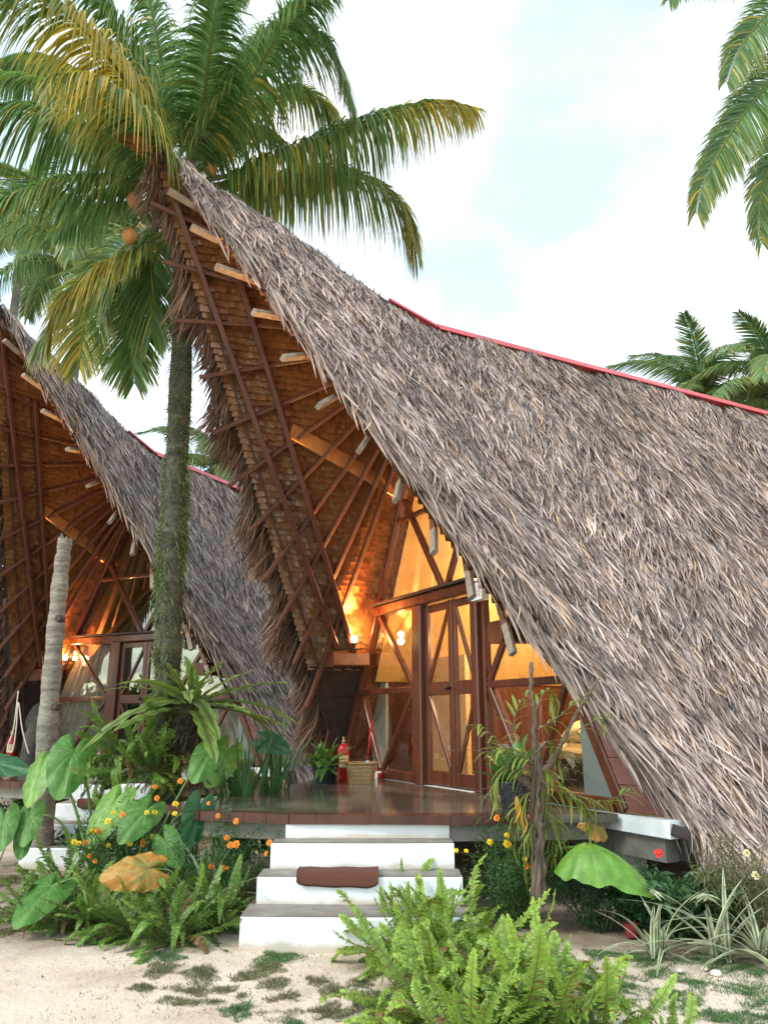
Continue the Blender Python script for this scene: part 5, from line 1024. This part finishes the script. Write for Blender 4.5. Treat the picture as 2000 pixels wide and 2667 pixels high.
# ---------- driftwood stump with orchids
def driftwood():
    y = 5.95; b = onz(1405, 2330, 0); b = at(1405, 2330, y); b[2] = 0; a = empty('driftwood_stump', b, 0, 'gnarled driftwood stump with orchid sprays in front of the near glass wall', 'driftwood'); o = b
    def tb(nm, pts, rad, sg=12):
        m = MB(); c = curve([at(*p) - o if len(p) == 3 else p for p in pts], 26); r = np.interp(np.linspace(0, 1, 26), np.linspace(0, 1, len(rad)), rad) * (1 + .18 * np.sin(np.arange(26) * 1.7)); c = c + rng.normal(0, .006, c.shape); m.tube(c, r, sg); m.obj(nm, M['stump'], a, smooth=True)
    tb('trunk', [(1405, 2345, y), (1398, 2200, y), (1400, 2080, y), (1395, 1985, y)], [.045, .038, .052, .045, .03])
    for k in range(7): th = k * .9; tb('trunk_strand', [(1405 + 17 * math.cos(th), 2345, y + .04 * math.sin(th)), (1400 + 13 * math.cos(th + 1), 2200, y + .06 * math.sin(th + 1)), (1400 + 15 * math.cos(th + 2), 2090, y + .06 * math.sin(th + 2)), (1395 + 13 * math.cos(th + 3), 1985 - 9 * k, y + .04 * math.sin(th + 3))], [.026, .016, .028, .014, .006], 7)
    tb('branch', [(1392, 1990, y), (1392, 1900, y), (1385, 1800, y), (1383, 1728, y)], [.026, .017, .014, .016], 8)
    tb('branch', [(1410, 2010, y), (1455, 1960, y), (1500, 1860, y), (1560, 1765, y)], [.026, .018, .013, .008], 8)
    tb('branch', [(1385, 2050, y), (1345, 2020, y), (1320, 1985, y)], [.035, .02, .008], 8)
    LF = [strap(.17, .024, d, 0, .25, (.15, .24, .03), (.32, .40, .07), (.2, .26, .05), tip=.6, base=.4).mesh('leaf', M['foliage']) for d in (.2, .5, .8)]
    LY = [strap(.15, .030, .6, 0, .2, (.55, .30, .05), (.62, .34, .05), (.4, .25, .05), tip=.6, base=.4).mesh('leaf', M['foliage'])]
    sprays = [([(1392, 1990), (1330, 1960), (1265, 1900), (1240, 1890)], 12), ([(1385, 2010), (1330, 2000), (1290, 2040), (1280, 2080)], 14), ([(1400, 1900), (1450, 1870), (1500, 1830), (1530, 1810)], 9), ([(1420, 2000), (1480, 2060), (1560, 2090), (1640, 2060)], 16),
              ([(1410, 2050), (1440, 2110), (1460, 2170), (1455, 2240)], 10), ([(1395, 1850), (1420, 1800), (1440, 1810), (1450, 1840)], 7), ([(1380, 1990), (1340, 1900), (1350, 1840), (1375, 1810)], 10), ([(1380, 2080), (1350, 2110), (1345, 2160)], 7),
              ([(1430, 1980), (1480, 1920), (1545, 1880), (1590, 1870)], 9), ([(1400, 2030), (1490, 2080), (1530, 2110), (1545, 2150)], 9), ([(1385, 1990), (1350, 1960), (1310, 1950), (1270, 1960)], 9)]
    sprays += [([(1390, 2060), (1350, 2090), (1335, 2150), (1345, 2210)], 9), ([(1400, 2100), (1430, 2140), (1440, 2200), (1425, 2270)], 9), ([(1395, 2140), (1370, 2190), (1375, 2250), (1385, 2290)], 8), ([(1395, 1960), (1430, 1930), (1450, 1960), (1470, 2010)], 8)]
    for pts, n in [(p_, int(n_ * 1.7)) for p_, n_ in sprays]:
        c = curve([at(p[0], p[1], y - .10 + .05 * i * (1 if n % 2 else -1)) - o for i, p in enumerate(pts)], 30); m = MB(); m.tube(c, np.linspace(.005, .002, 30), 5, (.8, .75, .5)); m.obj('stem', M['stump'], a)
        T = unit(np.gradient(c, axis=0))
        for k in range(n):
            i = int(29 * (k + .8) / (n + .5)); t = T[i]; sd = unit(np.cross(t, [0, 0, 1.])) * (1 if k % 2 else -1); d = unit(t * .7 + sd * .55 + np.array([0, 0, random.uniform(-.5, .35)])); nn = unit(np.array([0, 0, 1.]) - d * d[2] + 1e-5); s_ = np.cross(nn, d); q = random.uniform(.7, 1.2)
            Mx = Matrix(((d[0] * q, s_[0] * q, nn[0] * q, c[i][0]), (d[1] * q, s_[1] * q, nn[1] * q, c[i][1]), (d[2] * q, s_[2] * q, nn[2] * q, c[i][2]), (0, 0, 0, 1))); inst('leaf', random.choice(LF), a, Mx)
    for px, py in ((1350, 2110), (1368, 2150), (1358, 2130), (1345, 2095)):
        p = at(px, py - 20, y - .15) - o; inst('leaf', LY[0], a, Matrix.Translation(Vector([float(v) for v in p])) @ Matrix.Rotation(random.random() * 6, 4, 'Z') @ Matrix.Rotation(1.35, 4, 'Y'), label='withered orange leaf')
    # aerial roots
    n = 46; m = MB()
    for k in range(n):
        p = at(1395 + random.gauss(0, 12), random.uniform(1960, 2080), y) - o; d = rng.normal(0, 1, 3) * np.array([.22, .12, .10]); m.tube(curve([p, p + d * .6 + np.array([0, 0, .04]), p + d + np.array([0, 0, random.uniform(-.15, .08)])], 8), .0018, 4, (1.6, 1.5, 1.4), cap=False)
    m.obj('aerial_roots', M['stump'], a, kind='stuff')
driftwood()

# ---------- grass tufts and ground litter
def grass():
    spots = [(725,2485,70,25,1),(695,2512,60,18,0),(525,2530,60,18,0),(500,2560,75,18,0),(475,2590,62,22,0),(585,2562,40,13,0),(620,2625,50,28,1),(715,2560,50,18,0),(650,2530,60,16,0),(690,2505,40,10,0),(735,2640,70,26,0),(740,2595,55,18,0),(830,2550,45,18,0),(870,2580,45,22,0),(845,2628,80,26,0),
             (940,2560,40,22,0),(955,2600,60,20,0),(980,2625,70,30,0),(960,2660,55,20,0),(1010,2600,60,25,1),(1070,2650,80,30,1),(375,2565,45,14,0),(415,2525,60,20,0),(430,2490,60,24,1),(1100,2590,60,25,1),(520,2590,30,10,0),(630,2583,20,8,0),
             (1670,2490,80,28,1),(1700,2530,90,30,1),(1620,2560,60,24,1),(1560,2545,60,20,1),(1760,2600,90,40,1),(1840,2505,90,40,1),(1960,2580,110,40,1),(1990,2640,100,40,1),(1870,2640,80,20,1),(1560,2610,80,25,1),(1950,2520,90,30,1),(1640,2600,40,15,1),(1480,2500,70,25,0),(1560,2480,50,18,1),(1810,2560,60,16,1),
             (20,2290,60,14,0),(60,2255,60,10,0),(10,2380,40,20,0),(25,2420,40,14,0),(1100,2560,60,20,1),(1150,2600,70,25,1),(770,2660,40,12,1),(560,2600,30,10,0)]
    m = MB(); pos = []; gs = []
    for px, py, rx, ry, g in spots:
        c = onz(px, py, 0); e = onz(px + rx, py, 0); f = onz(px, py - ry, 0); ax, ay = abs(e[0] - c[0]), abs(f[1] - c[1]); ax *= .8; ay *= .8; n = int(1000 * min(2.2, ax * ay / .010)); r = rng.random(n) ** .55; th = rng.random(n) * 6.283; r = r ** 1.35; w = 1 + .28 * np.sin(th * 3 + px) + .18 * np.sin(th * 7 + py)
        pos.append(np.stack([c[0] + ax * r * w * np.cos(th), c[1] + ay * r * w * np.sin(th), np.zeros(n)], -1)); gs.append(np.full(n, g))
    n = 4200; x = rng.uniform(-1.8, 3.2, n); y = rng.uniform(3.9, 5.8, n); pos.append(np.stack([x, y, np.zeros(n)], -1)); gs.append(np.zeros(n))
    P = np.concatenate(pos); g = np.concatenate(gs); P[:, 2] = ground_h(P[:, 0], P[:, 1]); n = len(P); d = unit(rng.normal(0, .75, (n, 3)) * np.array([1, 1, .2]) + np.array([0, 0, 1])); ln = rng.uniform(.008, .028, n)
    c0 = green(n, (.15, .14, .06), (.28, .23, .12)); c1 = green(n, (.07, .15, .05), (.14, .25, .08)); col = np.where(g[:, None] > .5, c1, c0 * .75 + c1 * .25)
    strips(m, P, d, unit(np.cross(d, rng.normal(0, 1, (n, 3)))), ln, .0035, np.zeros((n, 3)), [(0, 1, .6), (.6, .8, 1), (1, .1, 1.1)], col); m.obj('grass', M['grass'], kind='stuff')
    # twigs, pebbles and leaf litter
    m = MB(); n = 900; x = rng.uniform(-3.4, 3.6, n); y = rng.uniform(3.8, 7.6, n); s_ = rng.uniform(.004, .014, n) ; P = np.stack([x, y, ground_h(x, y) + .002], -1); d = unit(np.stack([rng.normal(0, 1, n), rng.normal(0, 1, n), np.zeros(n)], -1))
    strips(m, P, d, unit(np.cross(d, [0, 0, 1.])), s_ * 2.2, s_ * 1.3, np.array([0, 0, .006]) * np.ones((n, 1)), [(0, .3, 1), (.5, 1, 1), (1, .2, 1)], green(n, (.12, .08, .05), (.5, .42, .33))); m.obj('leaf_litter', M['grass'], kind='stuff')
grass()
def stone(px, py, r, label):
    m = MB(); an = np.linspace(0, np.pi, 9); m.lathe([(r * math.sin(q), -r * .55 * math.cos(q)) for q in an], 14); m.v[0] = m.v[0] * (1 + .12 * np.sin(m.v[0] / r * 4)); o = m.obj('stone', M['stone'], smooth=True, label=label, cat='stone', group='pale stones'); c = onz(px, py, .01); o.location = [float(q) for q in c]
stone(1865, 2537, .035, 'largest of three pale stones on the sand before the spider plants'); stone(1835, 2525, .022, 'small pale stone left of the larger stone by the spider plants'); stone(1770, 2530, .02, 'small pale stone farther left on the sand by the grass')
m = MB(); 
for r_ in range(1): m.box((-.012, -.01, 0), (.012, .01, .03)); m.box((.004, -.008, .028), (.02, .006, .045))
g_ = m.obj('green_scrap', mat('green_plastic', (.0, .35, .2), .4), label='tiny green plastic scrap at the foot of the lowest step', cat='litter'); g_.location = [float(q) for q in onz(700, 2462, .0)]; g_.rotation_euler.z = .5
def sandal():
    c = onz(113, 2232, 0); a = empty('sandal', c, .3, 'red and black sandal lying on the sand at far left', 'sandal'); th = np.linspace(0, 2 * np.pi, 25)[:-1]; m = MB(); m.prism([(.13 * math.cos(t), .045 * math.sin(t) * (1 + .2 * math.cos(t))) for t in th], 0.005, .025); m.obj('sole', M['black'], a)
    m = MB(); m.tube(curve([(.02, -.045, .02), (.04, -.02, .06), (.07, 0, .065), (.04, .02, .06), (.02, .045, .02)], 14), .010, 8); m.tube(curve([(.07, 0, .065), (.09, 0, .03)], 5), .008, 8); m.obj('strap', M['redp'], a, smooth=True)
sandal()
m = MB(); lr = .15; an = np.linspace(0, np.pi, 11); m.lathe([(.10 * math.sin(q), .10 - .10 * math.cos(q)) for q in an], 14); o_ = m.obj('pale_shell', M['stone'], smooth=True, label='pale rounded shell among leaves at the terrace back edge', cat='shell'); o_.location = [float(q) for q in (*at(725, 2050, 9.0)[:2], .62)]
# rope hanging under the far hut's roof at left
m = MB(); y = 10.3; m.tube(curve([at(48, 1800, y), at(35, 1900, y), at(20, 1945, y), at(32, 1958, y), at(42, 1900, y), at(48, 1830, y), at(58, 1900, y), at(75, 1965, y)], 60), .008, 6)
m.obj('rope', M['rope'], smooth=True, label='pale looped rope hanging below the far hut roof at left', cat='rope')
# far shed with blue tin roof
sh = empty('shed', (-13.4, 25.5, 0), 0, 'small shed with blue corrugated tin roof beyond the far hut, left edge', 'shed')
m = MB(); m.box((-2.4, 0, 0), (2.4, 3, 2.3)); m.obj('wall', M['dark'], sh)
m = MB(); n = 80; xs = np.linspace(-2.9, 2.9, n); zs = .03 * np.sin(xs * 30); V = np.concatenate([np.stack([xs, np.full(n, y_), z_ + zs], -1) for y_, z_ in ((-.6, 2.25), (3.3, 3.3))]); k = np.arange(n - 1); m.add(V, np.stack([k, k + 1, k + n + 1, k + n], -1)); m.obj('roof', M['bluetin'], sh)
# distant wood closing the view behind and beside the huts
def wood():
    m = MB(); n = 60000; th = rng.uniform(-1.9, 1.25, n); r = rng.uniform(30, 42, n); hh = 3.0 + 1.0 * np.sin(th * 9) + .6 * np.sin(th * 23) + .4 * np.sin(th * 51); z = rng.random(n) ** .7 * hh
    P = np.stack([r * np.sin(th), r * np.cos(th) + 4, z], -1); d = unit(rng.normal(0, 1, (n, 3))); strips(m, P, d, unit(np.cross(d, rng.normal(0, 1, (n, 3)))), .8, .30, np.zeros((n, 3)), [(0, .4, .8), (.5, 1, 1), (1, .2, 1.1)], green(n, (.03, .06, .02), (.08, .13, .04))); m.obj('distant_wood', M['foliage'], kind='stuff')
wood()
